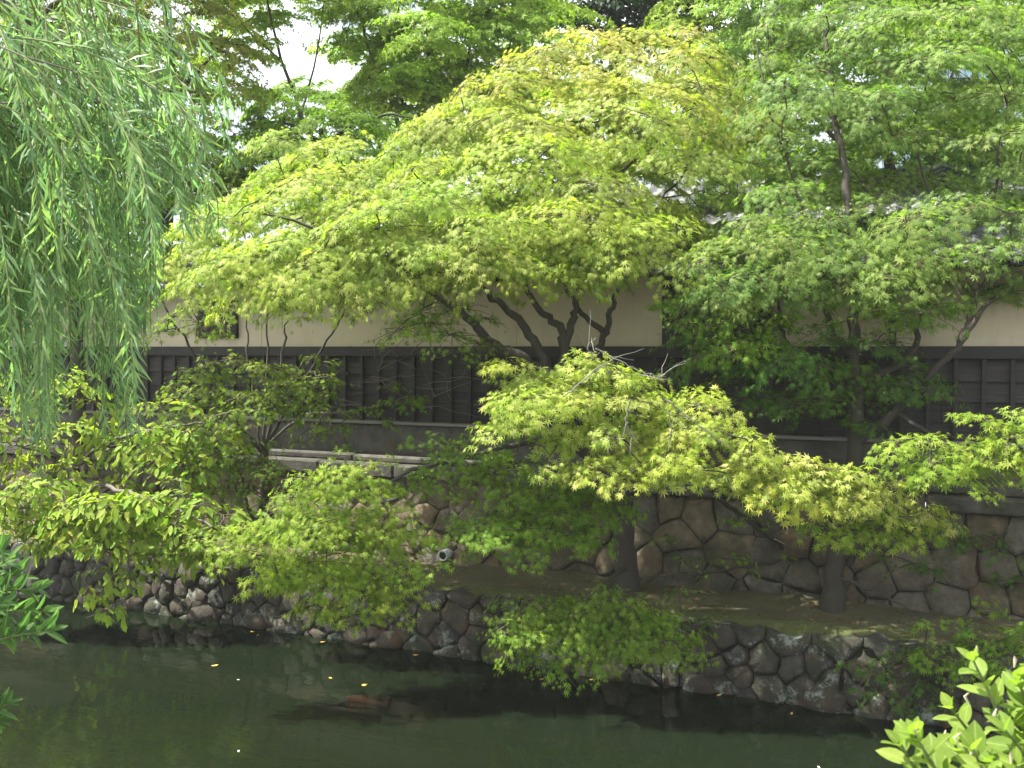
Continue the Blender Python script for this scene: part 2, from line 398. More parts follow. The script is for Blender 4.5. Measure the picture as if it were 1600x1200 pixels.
# plaster panels between posts; one boarded bay and one lattice window
xa = PY(1043, 510, 10.7)[0]; xb = PY(1198, 510, 10.7)[0]
seams = [X0, -11.9, -8.4, -4.6, xa, xb, 1.4, X1]
for a, b_ in zip(seams[:-1], seams[1:]):
    if a == xa:
        k = 6
        for i in range(k):
            w = (b_ - a) / k
            link('bay_board', box_mesh('bay_board', a + i * w + .004, a + (i + 1) * w - .004, 10.68 + random.uniform(-.004, .004), 10.757, .014, .855, .004), BOARD, gw)
        for xx in (a, b_): link('post', box_mesh('post', xx - .05, xx + .05, 10.64, 10.76, .013, .86, .006), BATTEN, gw)
    else:
        e0 = .052 if a in (xb,) else .003; e1 = .052 if b_ == xa else .003
        link('plaster_panel', box_mesh('plaster', a + e0, b_ - e1, 10.715, 10.757, .013, .856), PLASTER, gw)
for px in (1395,): xx = PY(px, 510, 10.7)[0]; link('post', box_mesh('post', xx - .035, xx + .035, 10.68, 10.713, .013, .855, .005), BATTEN, gw)
wx0, wx1 = PY(312, 490, 10.7)[0], PY(372, 490, 10.7)[0]
fr_ = link('lattice_window', box_mesh('lattice_window', wx0, wx1, 10.66, 10.713, .13, .66, .006), BATTEN, gw)
for i in range(6):
    z = .17 + i * .085; link('lattice_bar', box_mesh('bar', wx0 - .01, wx1 + .01, 10.63, 10.658, z - .02, z + .02, .004), BOARD, fr_)
# tiled cap
roof = link('roof', box_mesh('roof', X0, X1, 10.42, 11.28, .80, .858), BATTEN, gw)
rv = [(10.22, .80), (10.85, 1.10), (11.48, .80), (11.48, .775), (10.85, 1.06), (10.22, .775)]
V = [(xx, a, b_) for xx in (X0, X1) for a, b_ in rv]
me = bpy.data.meshes.new('roof_deck'); me.from_pydata(V, [], [(i, (i + 1) % 6, 6 + (i + 1) % 6, 6 + i) for i in range(6)] + [(5, 4, 3, 2, 1, 0), (6, 7, 8, 9, 10, 11)])
link('roof_deck', me, BATTEN, roof)
def tile_mesh(w, l, sl):
    V = []; n = 7
    for k, y in enumerate((0, l)):
        for i in range(n):
            t = i / (n - 1); z = .028 * math.cos(t * 2 * math.pi) + .01 * (1 if k == 0 else 0) + .035
            V.append(((t - .5) * w, y * math.cos(sl), z + y * math.sin(sl)))
    V += [(a, b_, c_ - .016) for a, b_, c_ in V[:n]]
    F = [(i, i + 1, n + i + 1, n + i) for i in range(n - 1)] + [(2 * n + i, 2 * n + i + 1, i + 1, i) for i in range(n - 1)]
    me = bpy.data.meshes.new('tile'); me.from_pydata(V, [], F); me.polygons.foreach_set('use_smooth', [True] * len(F)); me.update(); me.materials.append(TILE); return me
sl = math.atan2(.30, .63); tm = tile_mesh(.235, .25, sl)
nx = int(14.6 / .23)
for r_ in range(3):
    for i in range(nx):
        o = link('tile', tm, None, roof); o.location += Vector((-13.3 + i * .23, 10.19 + r_ * .215 * math.cos(sl), .79 + r_ * .215 * math.sin(sl) + .006 * r_))
x = X0
while x < X1:
    link('ridge_tile', box_mesh('ridge', x + .003, min(x + .42, X1) - .003, 10.74, 10.96, 1.07, 1.21, .04), TILE, roof); x += .42

# house behind the wall
hs = thing('storehouse', 'dark boarded house with grey tiled roof behind the garden wall', 'house', (-2.0, 15, ZG))
link('wall', box_mesh('house_wall', -6.5, 2.5, 13.4, 17.5, ZG, 1.75), BOARD, hs)
V = [(xx, a, b_) for xx in (-7, 3) for a, b_ in ((12.8, 1.62), (15.4, 2.62), (18, 1.62), (18, 1.55), (15.4, 2.5), (12.8, 1.55))]
me = bpy.data.meshes.new('house_roof'); me.from_pydata(V, [], [(i, (i + 1) % 6, 6 + (i + 1) % 6, 6 + i) for i in range(6)] + [(5, 4, 3, 2, 1, 0), (6, 7, 8, 9, 10, 11)])
hr = link('roof', me, TILE, hs)
sl2 = math.atan2(1., 2.6); tp_ = tile_mesh(.27, .34, sl2); tv = np.empty(len(tp_.vertices) * 3); tp_.vertices.foreach_get('co', tv); tv = tv.reshape(-1, 3)
tq = np.array([list(f.vertices) for f in tp_.polygons]); VV = []; QQ = []; k = 0
for r_ in range(9):
    for i in range(38):
        VV.append(tv + np.array([-6.9 + i * .265, 12.75 + r_ * .3 * math.cos(sl2), 1.615 + r_ * .3 * math.sin(sl2)])); QQ.append(tq + k); k += len(tv)
link('tiles', npmesh('house_tiles', np.vstack(VV), np.vstack(QQ), smooth=True), TILE, hr, 'stuff')
for i in range(4): link('window', box_mesh('hwin', -5.6 + i * 2.1, -4.4 + i * 2.1, 13.35, 13.405, .3, 1.3, .01), BATTEN, hs)

# ------------------------------------------------------------------ leaf templates (x side, y tip, z normal)
def tpl_maple(kite=True):
    V = [(0, 0, 0)]; T = []
    for a, l in ((0, 1), (36, .92), (-36, .92), (74, .74), (-74, .74), (118, .42), (-118, .42)):
        a = R_(a); d = np.array([math.sin(a), math.cos(a)]); s = np.array([d[1], -d[0]]); i = len(V)
        w = (.10 if kite else .12) * (l + .22)
        if kite:
            for q, z in ((d * l * .45 + s * w, -.02), (d * l, -.20 * l * l), (d * l * .45 - s * w, -.02)): V.append((*q, z))
            T += [(0, i, i + 1), (0, i + 1, i + 2)]
        else:
            for q, z in ((d * l * .12 + s * w * .8, 0), (d * l, -.2 * l * l), (d * l * .12 - s * w * .8, 0)): V.append((*q, z))
            T += [(i, i + 1, i + 2)]
    return np.array(V, float), np.array(T)
def tpl_ovate(w1=.2, w2=.17, fold=.06, droop=.16):
    ys = (0, .3, .65, 1.); ws = (0.02, w1, w2, 0.0); V = []
    for y, w in zip(ys, ws): z = -droop * y * y; V += [(-w, y, z + fold * (w > .03)), (0, y, z), (w, y, z + fold * (w > .03))]
    T = []
    for i in range(3):
        for k in range(2): a = i * 3 + k; T += [(a, a + 1, a + 4), (a, a + 4, a + 3)]
    return np.array(V, float), np.array(T)
def tpl_smooth(w, fold, droop, p0=.55, n=6):
    V = []; T = []
    for i in range(n + 1):
        y = i / n; ww = w * math.sin(math.pi * min(1, max(.02, y ** p0 if p0 < 1 else y)) ) ** .8 if 0 < i < n else .012
        z = -droop * y * y; V += [(-ww, y, z + fold * ww / w), (-ww * .5, y, z + fold * .3 * ww / w), (0, y, z), (ww * .5, y, z + fold * .3 * ww / w), (ww, y, z + fold * ww / w)]
    for i in range(n):
        for k in range(4): a = i * 5 + k; T += [(a, a + 1, a + 6), (a, a + 6, a + 5)]
    return np.array(V, float), np.array(T)
def tpl_three():
    V = []; T = []
    for a, l in ((0, 1), (58, .9), (-58, .9)):
        a = R_(a); d = np.array([math.sin(a), math.cos(a)]); s = np.array([d[1], -d[0]]); i = len(V)
        for q, z in ((s * .2, 0), (d * l, -.2), (-s * .2, 0)): V.append((*q, z))
        T.append((i, i + 1, i + 2))
    return np.array(V, float), np.array(T)
def tpl_blade(w, fold, droop): return np.array([(0, 0, 0), (-w, .45, fold - .2 * droop), (0, .5, -.25 * droop), (w, .45, fold - .2 * droop), (0, 1, -droop)], float), np.array([(0, 2, 1), (0, 3, 2), (1, 2, 4), (2, 3, 4)])
TPL = {'maple': tpl_maple(False), 'maple_near': tpl_maple(True), 'maple_far': tpl_three(), 'blade': tpl_blade(.24, .04, .12), 'ovate': tpl_ovate(.21, .2, .05, .12), 'willow': tpl_blade(.062, .012, .25), 'small': tpl_ovate(.26, .22, .03, .1), 'round': tpl_smooth(.29, .06, .10, 1.2), 'pointed': tpl_smooth(.19, .05, .12, .9)}
SINGLE = {}
def single_mesh(kind):
    if kind not in SINGLE:
        V, T = TPL[kind]; me = npmesh('leaf_' + kind, V, T, smooth=kind in ('round', 'pointed')); me.materials.append(LEAF_WO if kind in ('willow', 'pointed') else LEAF_O); SINGLE[kind] = me
    return SINGLE[kind]
def unit(a): return a / (np.linalg.norm(a, axis=-1, keepdims=True) + 1e-9)
class Leaves:
    def __init__(s): s.P = []; s.D = []; s.N = []; s.S = []; s.C = []
    def add(s, P, D, N, S, Cc): s.P.append(P); s.D.append(D); s.N.append(N); s.S.append(S); s.C.append(Cc)
    def build(s, parent, kind, singles=0, name='crown'):
        P, D, N, S, Cc = (np.concatenate(q) for q in (s.P, s.D, s.N, s.S, s.C))
        D = unit(D); X = unit(np.cross(D, N)); N = np.cross(X, D)
        V, T = TPL[kind]; keep = np.ones(len(P), bool); idx = []
        if singles:
            px, py, f = project(P); vis = (px > 10) & (px < 1590) & (py > 10) & (py < 1190)
            score = np.where(vis, S / f, 0); idx = np.argsort(-score * (1 + .25 * rng.random(len(P))))[:singles]
            idx = [i for i in idx if score[i] > 0]; keep[idx] = False
        k = np.where(keep)[0]
        VV = P[k][:, None] + S[k][:, None, None] * (V[None, :, 0:1] * X[k][:, None] + V[None, :, 1:2] * D[k][:, None] + V[None, :, 2:3] * N[k][:, None])
        TT = T[None] + (np.arange(len(k)) * len(V))[:, None, None]
        me = npmesh(name, VV.reshape(-1, 3), TT.reshape(-1, 3), np.repeat(Cc[k], len(V), 0))
        cr_ = link(name, me, LEAF_W if kind == 'willow' else LEAF_A, parent, 'stuff')
        off = Vector(parent.location) if not parent.parent else Vector((0, 0, 0))
        sm = single_mesh('maple_near' if kind == 'maple' else kind) if singles else None
        for i in idx:
            o = bpy.data.objects.new('leaf', sm); C.objects.link(o); o.parent = cr_
            x, d, n, sz = X[i], D[i], N[i], S[i]
            o.matrix_local = Matrix(((x[0] * sz, d[0] * sz, n[0] * sz, P[i][0]), (x[1] * sz, d[1] * sz, n[1] * sz, P[i][1]), (x[2] * sz, d[2] * sz, n[2] * sz, P[i][2]), (0, 0, 0, 1)))
            o.color = (*Cc[i], 1)
        return cr_

def inside(poly, x, y):
    r = False; k = len(poly)
    for i in range(k):
        (xa, ya), (xb_, yb) = poly[i], poly[(i + 1) % k]
        if (ya > y) != (yb > y) and x < (xb_ - xa) * (y - ya) / (yb - ya) + xa: r = not r
    return r
def edge_dist(poly, x, y):
    best = 1e9; k = len(poly)
    for i in range(k):
        a = np.array(poly[i], float); b_ = np.array(poly[(i + 1) % k], float); e = b_ - a
        t = max(0, min(1, ((np.array([x, y]) - a) @ e) / (e @ e + 1e-9))); best = min(best, np.linalg.norm(a + e * t - [x, y]))
    return best

class Tree:
    """skeleton of nodes; pads of leaves hang on it"""
    def __init__(s, name, label, cat, base, group=None):
        s.root = thing(name, label, cat, tuple(base), group); s.nodes = []; s.rad = []; s.pads = []; s.L = Leaves(); s.tw = Tubes(); s.br = Tubes(); s.nbr = 0
    def stem(s, name, pts, r0, r1, bark, n=9, k=6, wob=.012):
        P = spline([W(*q) if len(q) == 3 and q[2] > 0 else q for q in pts], k)
        r = r0 + (r1 - r0) * np.linspace(0, 1, len(P)) ** .8
        P = P + rng.normal(0, wob, P.shape) * np.minimum(1, np.arange(len(P)) / 3)[:, None]
        if name == 'trunk': r[:4] *= np.array([1.35, 1.18, 1.08, 1.03]); P[0, 2] -= .12
        me = npmesh(name, *tube(P, r, n), smooth=True); link(name, me, bark, s.root)
        s.nodes += list(P[2:]); s.rad += list(r[2:]); return P
    def connect(s, c, target_r=.008, bias=.8, maxr=.035):
        N = np.array(s.nodes); d = N - c; L = np.linalg.norm(d, axis=1)
        i = int(np.argmin(L + bias * np.maximum(0, d[:, 2]) + .25 * L ** 1.5)); a = N[i]; L = L[i]
        r0 = min(s.rad[i] * .75, .008 + .010 * L, maxr); k = max(4, int(L / .12))
        t = np.linspace(0, 1, k + 1)[:, None]
        mid = (a + c) / 2 + np.array([0, 0, .10 * L]) + rng.normal(0, .06 * L, 3)
        P = (1 - t) ** 2 * a + 2 * t * (1 - t) * mid + t * t * c
        P[1:-1] += rng.normal(0, .012, (k - 1, 3))
        r = r0 + (target_r - r0) * t[:, 0]; s.br.add(P, r, 5); s.nbr += 1
        s.nodes += list(P[1:]); s.rad += list(r[1:])
    def pad(s, c, R, axis, dens, size, colf, droop=.30, thick=.028, twigs=True, leafdown=.35, jit=.35):
        axis = unit(axis); e1 = unit(RV - axis * (RV @ axis)) * 1.3; e2 = np.cross(axis, e1) / 1.3 * .8
        nt = rng.integers(9, 14); th0 = rng.random() * 6.28
        ths = th0 + np.arange(nt) * 2 * math.pi / nt + rng.normal(0, .18, nt); ls = R * rng.uniform(.45, 1.3, nt)
        n = max(12, int(dens * math.pi * R * R))
        k = rng.integers(0, nt, n); t = rng.random(n) ** .6
        th = ths[k] + rng.normal(0, .17, n) / np.maximum(t, .3) * .8
        r = t * ls[k]; rd = np.cos(th)[:, None] * e1 + np.sin(th)[:, None] * e2
        P = c + rd * r[:, None] + axis * (-droop * r * r / R + rng.normal(0, thick, n))[:, None]
        side = np.cross(axis, unit(rd)); rd = unit(rd); ang = rng.uniform(-1.25, 1.25, n)
        slope = 2 * droop * (r / R)
        D = rd * np.cos(ang)[:, None] + side * np.sin(ang)[:, None] - axis * (slope * np.cos(ang))[:, None] - np.array([0, 0, 1]) * (leafdown + rng.normal(0, .2, n))[:, None]
        N = axis + rd * slope[:, None] + rng.normal(0, jit, (n, 3))
        S = size * rng.uniform(.5, 1.35, n)
        s.L.add(P, D, N, S, colf(P, n) * (np.array([rng.uniform(.9, 1.06), 1., rng.uniform(.85, 1.25)]) * rng.uniform(.9, 1.12)))
        if twigs:
            for q in range(nt):
                tt = np.linspace(0, .95, 4); rr = tt * ls[q]; d_ = np.cos(ths[q]) * e1 + np.sin(ths[q]) * e2
                s.tw.add(c + d_ * rr[:, None] + axis * (-droop * rr * rr / R - .01)[:, None] + rng.normal(0, .008, (4, 3)), np.linspace(.006, .002, 4), 3)
    def zone(s, poly, npads, dmid, dspr, R, dens, size, colf, out=.7, center=None, **kw):
        poly = [tuple(map(float, q)) for q in poly]
        xs = [q[0] for q in poly]; ys = [q[1] for q in poly]; got = []; tries = 0
        area = (max(xs) - min(xs)) * (max(ys) - min(ys)); sep = math.sqrt(area / max(1, npads)) * .75
        while len(got) < npads and tries < 20000:
            tries += 1; x = rng.uniform(min(xs), max(xs)); y = rng.uniform(min(ys), max(ys))
            if not inside(poly, x, y): continue
            if tries % 40 == 0: sep *= .93
            if any((x - a) ** 2 + (y - b_) ** 2 < sep * sep for a, b_, _ in got): continue
            e = edge_dist(poly, x, y); spr = dspr * min(1, .25 + e / 130)
            dd = (dmid(x, y) if callable(dmid) else dmid) + rng.uniform(-spr, spr)
            Rp = R * rng.uniform(.55, 1.25) * min(1, .6 + e / 80)
            got.append((x, y, 0)); s.pads.append((W(x + rng.normal(0, 9), y + rng.normal(0, 9), dd), Rp, dens, size, colf, out, center, kw))
    def grow(s, kind, bark_b, bark_t=None, singles=0, order=True, center=None):
        if s.pads:
            cs = np.array([p[0] for p in s.pads]); c0 = cs.mean(0) - np.array([0, 0, .8]) if center is None else center
            b0 = np.array(s.nodes[0]); 
            for i in np.argsort(np.array([np.min(np.linalg.norm(np.array(s.nodes) - c, axis=1)) for c in cs])):
                c, Rp, dens, size, colf, out, cen, kw = s.pads[i]
                o_ = c - (c0 if cen is None else cen); o_[2] *= .35; o_ = o_ / (np.linalg.norm(o_) + .3)
                s.connect(c)
                s.pad(c, Rp, ZV + .55 * out * o_ - .38 * FV + rng.normal(0, .26, 3), dens, size, colf, **kw)
        if s.br.V: link('branches', s.br.mesh('branches'), bark_b, s.root, 'stuff')
        if s.tw.V: link('twigs', s.tw.mesh('twigs'), bark_t or TWIG, s.root, 'stuff')
        s.L.build(s.root, kind, singles)

def colours(*stops, var=.18, top=None, z0=0, z1=1, p=.5):
    st = np.array(stops)
    def f(P, n):
        w = rng.dirichlet(np.ones(len(st)) * .7, n); c = w @ st
        if top is not None:                                  # autumn tint on the youngest, highest shoots
            k = np.clip((P[:, 2] - z0) / (z1 - z0), 0, 1) * p * (rng.random(n) < .75) * rng.random(n); c = c * (1 - k[:, None]) + np.array(top) * k[:, None]
        return c * rng.uniform(1 - var, 1 + var, (n, 1))
    return f
YEL = colours((.295, .38, .05), (.39, .445, .085), (.19, .305, .035), (.51, .52, .19), top=(.66, .42, .18), z0=1.9, z1=3.5, p=.6)
BRT = colours((.43, .455, .07), (.34, .41, .045), (.57, .55, .19), (.21, .31, .03))
MID = colours((.14, .255, .02), (.19, .30, .028), (.09, .19, .015), (.24, .33, .04))
MIDY = colours((.22, .33, .03), (.30, .39, .04), (.14, .25, .02), (.36, .42, .07))
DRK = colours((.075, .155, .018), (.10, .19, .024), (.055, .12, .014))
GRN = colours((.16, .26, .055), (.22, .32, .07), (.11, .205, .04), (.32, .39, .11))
OLV = colours((.24, .32, .045), (.17, .27, .035), (.32, .37, .07), (.12, .21, .025))
CHE = colours((.25, .37, .032), (.18, .31, .028), (.33, .40, .045), (.38, .34, .05), (.13, .26, .024))
WIL = colours((.14, .26, .13), (.20, .33, .18), (.095, .19, .095), (.30, .42, .13), var=.3)

# ------------------------------------------------------------------ maple with the bright crown
A = Tree('maple_tree', 'big maple with glowing yellow-green crown tipped orange, growing from the terrace', 'tree', PZ(982, 925, ZT))
A.stem('trunk', [(982, 925, 10.2), (977, 850, 10.2), (968, 775, 10.2), (940, 722, 10.15), (897, 682, 10.1), (874, 640, 10.1), (876, 585, 10.1)], .125, .105, BARK)
for pts, r0, r1 in (
    ([(876, 600, 10.1), (820, 562, 10.1), (770, 537, 10.05), (735, 500, 9.9), (690, 468, 9.8), (600, 415, 9.7), (480, 350, 9.7), (380, 330, 9.7)], .085, .018),
    ([(868, 600, 10.1), (838, 540, 10.15), (802, 492, 10.2), (750, 450, 10.3), (690, 390, 10.4), (620, 310, 10.6), (540, 270, 10.8)], .07, .018),
    ([(878, 590, 10.1), (880, 520, 10.2), (852, 492, 10.3), (825, 455, 10.4), (800, 380, 10.6), (770, 290, 10.8), (730, 200, 11)], .065, .016),
    ([(882, 545, 10.15), (895, 500, 10.2), (905, 460, 10.3), (917, 380, 10.4), (925, 300, 10.5), (930, 230, 10.6), (950, 150, 10.8), (1000, 80, 11)], .055, .014),
    ([(876, 610, 10.1), (925, 565, 10.3), (945, 520, 10.4), (957, 480, 10.4), (967, 445, 10.4), (1000, 360, 10.5), (1060, 280, 10.7), (1110, 200, 10.9)], .06, .014),
    ([(944, 520, 10.4), (905, 483, 10.5), (880, 440, 10.6), (860, 370, 10.6), (850, 300, 10.5)], .04, .012),
    ([(925, 300, 10.5), (990, 255, 10.3), (1050, 200, 10.3), (1090, 140, 10.4)], .025, .01),
    ([(890, 684, 10.1), (850, 690, 9.9), (800, 697, 9.7), (700, 722, 9.3), (620, 745, 9.0), (545, 800, 8.8), (505, 870, 8.6)], .05, .012),
    ([(945, 725, 10.15), (985, 690, 9.6), (1060, 690, 8.9), (1200, 722, 8.5), (1350, 775, 8.3)], .05, .012),
    ([(969, 790, 10.2), (920, 780, 9.8), (850, 790, 9.3), (780, 815, 9.0)], .035, .01),
    ([(979, 885, 10.2), (960, 900, 9.8), (920, 930, 9.2), (880, 965, 8.9)], .03, .01)):
    A.stem('limb', pts, r0 * .9, r1 * .45, BARK, 8)
dA = lambda x, y: 10.0 + max(0, (430 - y)) / 430 * 1.3 + .0006 * abs(x - 760)
cA = W(800, 420, 11.2)
A.zone([(225, 400), (270, 350), (340, 300), (420, 225), (520, 225), (600, 245), (670, 165), (730, 120), (790, 115), (835, 60), (880, 75), (960, 65), (1050, 35), (1120, 55), (1170, 110), (1190, 200), (1160, 290), (1100, 360), (1020, 410), (940, 420), (830, 430), (760, 430), (640, 465), (520, 465), (400, 480), (330, 460), (240, 440)],
       185, dA, 1.4, .54, 560, .058, YEL, out=1.0, center=cA)
A.zone([(320, 420), (420, 370), (560, 340), (700, 320), (780, 350), (760, 415), (660, 445), (500, 455), (380, 470)], 26, 8.9, .35, .55, 630, 0.060, YEL, out=.9, center=cA)
A.zone([(640, 470), (740, 470), (790, 540), (740, 560), (620, 520)], 7, 9.9, .3, .38, 350, 0.056, MID, out=.6, center=cA)
A.zone([(830, 370), (960, 340), (1050, 380), (1000, 430), (900, 440), (830, 410)], 12, 9.2, .3, .5, 612, 0.060, YEL, out=.9, center=cA)
A.zone([(770, 570), (870, 560), (990, 585), (1110, 630), (1130, 680), (1050, 720), (900, 700), (770, 665)], 22, 8.5, .3, .42, 735, 0.058, BRT, out=.8, center=W(950, 680, 10), droop=.16, thick=.02)
A.zone([(850, 725), (950, 695), (1100, 685), (1250, 700), (1370, 745), (1480, 795), (1440, 815), (1300, 800), (1200, 760), (1000, 745), (880, 735)], 30, 8.2, .25, .34, 752, 0.058, BRT, out=.8, center=W(1100, 800, 10), droop=.16, thick=.02)
A.zone([(420, 760), (530, 730), (590, 760), (640, 830), (650, 900), (610, 960), (500, 970), (460, 940), (370, 900), (370, 850)], 30, 8.6, .35, .40, 665, 0.053, MIDY, out=.9, center=W(560, 850, 10), droop=.16, thick=.02)
A.zone([(620, 740), (740, 690), (850, 690), (840, 740), (700, 770), (620, 790)], 12, 9.1, .3, .40, 455, 0.053, MID, out=.7, center=W(750, 760, 10.2), droop=.16, thick=.02)
A.zone([(710, 800), (800, 760), (930, 745), (960, 790), (930, 840), (860, 840), (780, 860), (730, 850)], 18, 8.8, .3, .38, 665, 0.056, MID, out=.8, center=W(860, 830, 10.2), droop=.16, thick=.02)
A.zone([(780, 985), (850, 930), (950, 925), (1050, 945), (1060, 1010), (950, 1030), (850, 1020)], 20, 8.6, .25, .40, 700, 0.051, MID, out=.9, center=W(930, 960, 9.8))
A.grow('maple', BARK, TWIG, 300)
dead = Tubes()
for pts in ([(880, 620, 8.2), (905, 600, 8.2), (935, 575, 8.25), (960, 560, 8.3)], [(930, 545, 8.4), (960, 560, 8.4), (1000, 580, 8.4), (1040, 590, 8.4)], [(995, 585, 8.4), (1030, 590, 8.3), (1048, 575, 8.3)],
            [(985, 625, 8.0), (978, 660, 8.0), (990, 685, 8.0)], [(1040, 625, 8.0), (1080, 655, 8.0), (1140, 700, 8.0)], [(1045, 640, 8.0), (1050, 680, 8.0)], [(925, 555, 8.4), (918, 540, 8.4), (930, 530, 8.4)], [(980, 660, 8), (975, 680, 8)]):
    P = spline([W(*q) for q in pts], 5); P = P + rng.normal(0, .006, P.shape); dead.add(P, np.linspace(.007, .0025, len(P)), 5)
    for k in range(2, len(P) - 1, 2):
        d_ = unit(P[k + 1] - P[k]) + rng.normal(0, .7, 3); q = P[k] + np.linspace(0, 1, 4)[:, None] * d_ * rng.uniform(.05, .16); q[1:] += rng.normal(0, .008, (3, 3)); dead.add(q, np.linspace(.004, .0015, 4), 4)
link('dead_branch', dead.mesh('dead_branch'), DEAD, A.root)['label'] = 'bare silver-grey dead twigs'
dt = Tubes()
for i in range(26):
    x, y = rng.uniform(560, 770), rng.uniform(550, 640); a = rng.uniform(-.6, 3.6); P = [(x, y, 10.4)]
    for k in range(4): a += rng.normal(0, .5); x += 22 * math.cos(a); y -= 14 * math.sin(a); P.append((x, y, 10.4 + rng.uniform(-.15, .1)))
    P = spline([W(*q) for q in P], 4); dt.add(P, np.linspace(.006, .002, len(P)), 4)
link('dead_twigs', dt.mesh('dead_twigs'), BARK2, A.root, 'stuff')

# ------------------------------------------------------------------ maple at the right, greener
B = Tree('maple_tree', 'green maple with thick dark trunk and airy upper boughs in front of the boarded bay', 'tree', PZ(1303, 955, ZT))
B.stem('trunk', [(1300, 955, 9.45), (1305, 890, 9.45), (1312, 840, 9.45), (1332, 745, 9.5), (1338, 650, 9.5), (1334, 560, 9.5), (1333, 470, 9.55), (1328, 380, 9.6), (1318, 270, 9.8), (1300, 150, 10.0), (1290, 40, 10.2)], .115, .02, BARK)
for pts, r0, r1 in (
    ([(1325, 880, 9.45), (1350, 855, 9.3), (1385, 845, 9.1), (1450, 835, 8.8)], .05, .02),
    ([(1338, 690, 9.5), (1400, 645, 9.4), (1455, 585, 9.3), (1500, 535, 9.2), (1540, 480, 9.2), (1610, 420, 9.2), (1690, 330, 9.3)], .07, .02),
    ([(1500, 535, 9.2), (1525, 470, 9.3), (1545, 400, 9.4), (1560, 250, 9.6), (1580, 120, 9.8)], .045, .012),
    ([(1338, 600, 9.5), (1420, 560, 9.6), (1436, 500, 9.7), (1440, 440, 9.7), (1460, 340, 9.8), (1430, 200, 9.9), (1480, 60, 10)], .05, .012),
    ([(1336, 560, 9.5), (1300, 520, 9.6), (1285, 470, 9.6), (1265, 400, 9.7), (1240, 280, 9.9), (1200, 160, 10.1), (1180, 60, 10.3)], .05, .012),
    ([(1337, 620, 9.5), (1250, 560, 9.7), (1222, 520, 9.8), (1215, 470, 9.8), (1190, 380, 9.9), (1150, 300, 10)], .045, .012),
    ([(1400, 645, 9.4), (1480, 690, 8.8), (1560, 700, 8.3)], .03, .012),
    ([(1304, 900, 9.45), (1380, 930, 9.0), (1480, 985, 8.5)], .03, .012)):
    B.stem('limb', pts, r0 * .85, r1 * .45, BARK, 8)
cB = W(1380, 400, 10.8)
B.zone([(1060, 430), (1100, 330), (1150, 250), (1165, 80), (1200, -80), (1740, -80), (1740, 500), (1600, 440), (1500, 470), (1400, 450), (1300, 440), (1150, 500), (1080, 480)],
       150, lambda x, y: 9.7 + max(0, 400 - y) / 400 * 1.0, 1.4, .52, 540, .058, GRN, out=.9, center=cB)
B.zone([(1060, 400), (1180, 350), (1330, 340), (1480, 390), (1500, 450), (1400, 460), (1260, 440), (1140, 480)], 20, 8.7, .3, .45, 577, 0.060, GRN, out=.9, center=cB)
B.zone([(1045, 470), (1200, 440), (1230, 540), (1130, 560), (1050, 530)], 10, 9.2, .25, .38, 420, .06, MID, out=.7, center=cB)
B.zone([(1230, 450), (1340, 430), (1480, 450), (1560, 480), (1480, 520), (1300, 520)], 9, 9.1, .3, .34, 380, .058, MID, out=.7, center=cB)
B.zone([(1500, 420), (1560, 330), (1740, 300), (1740, 440), (1600, 440)], 10, 8.9, .3, .45, 420, .06, GRN, out=.8, center=cB)
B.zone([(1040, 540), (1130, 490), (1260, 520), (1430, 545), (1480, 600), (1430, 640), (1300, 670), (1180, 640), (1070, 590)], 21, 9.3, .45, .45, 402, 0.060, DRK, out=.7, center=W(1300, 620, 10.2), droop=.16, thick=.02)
B.zone([(1360, 710), (1450, 675), (1600, 665), (1740, 650), (1740, 770), (1620, 755), (1480, 735)], 18, 8.1, .3, .42, 665, 0.056, MIDY, out=.8, center=W(1540, 770, 9.6), droop=.16, thick=.02)
B.zone([(1260, 800), (1380, 780), (1480, 790), (1480, 830), (1300, 840)], 10, 8.3, .2, .35, 665, 0.056, MIDY, out=.8, center=W(1380, 850, 9.6))
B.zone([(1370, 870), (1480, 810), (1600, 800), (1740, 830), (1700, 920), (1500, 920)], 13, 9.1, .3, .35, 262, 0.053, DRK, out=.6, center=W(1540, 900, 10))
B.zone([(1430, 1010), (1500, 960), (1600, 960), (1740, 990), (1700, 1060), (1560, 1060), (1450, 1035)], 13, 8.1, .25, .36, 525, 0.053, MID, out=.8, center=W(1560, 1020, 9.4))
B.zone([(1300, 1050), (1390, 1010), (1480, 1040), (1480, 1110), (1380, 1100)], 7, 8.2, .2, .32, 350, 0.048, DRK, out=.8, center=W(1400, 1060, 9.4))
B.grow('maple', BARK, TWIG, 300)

# ------------------------------------------------------------------ forked young maple beside it
F = Tree('maple_tree', 'small forked maple with bare crooked stems standing beside the thick trunk', 'tree', PZ(1268, 928, ZT))
F.stem('trunk', [(1268, 928, 10.1), (1267, 905, 10.1), (1268, 893, 10.1)], .075, .06, BARK, 8, 4)
for pts, r0, r1 in (([(1268, 898, 10.1), (1240, 872, 10.0), (1215, 845, 9.9), (1170, 815, 9.7), (1130, 785, 9.5), (1110, 765, 9.3)], .05, .02),
                    ([(1268, 895, 10.1), (1285, 860, 10.0), (1296, 820, 9.9), (1290, 780, 9.6)], .05, .02),
                    ([(1240, 872, 10), (1170, 885, 9.9), (1110, 895, 9.8), (1000, 900, 9.7)], .02, .008),
                    ([(1200, 835, 9.85), (1175, 800, 9.6), (1150, 775, 9.4)], .03, .015)):
    F.stem('limb', pts, r0, r1, BARK, 7)
F.zone([(1130, 810), (1200, 800), (1230, 860), (1150, 860)], 4, 9.4, .2, .26, 280, 0.052, MID, out=.6)
F.zone([(1030, 830), (1100, 850), (1150, 900), (1040, 890)], 4, 9.6, .2, .24, 210, 0.048, DRK, out=.6)
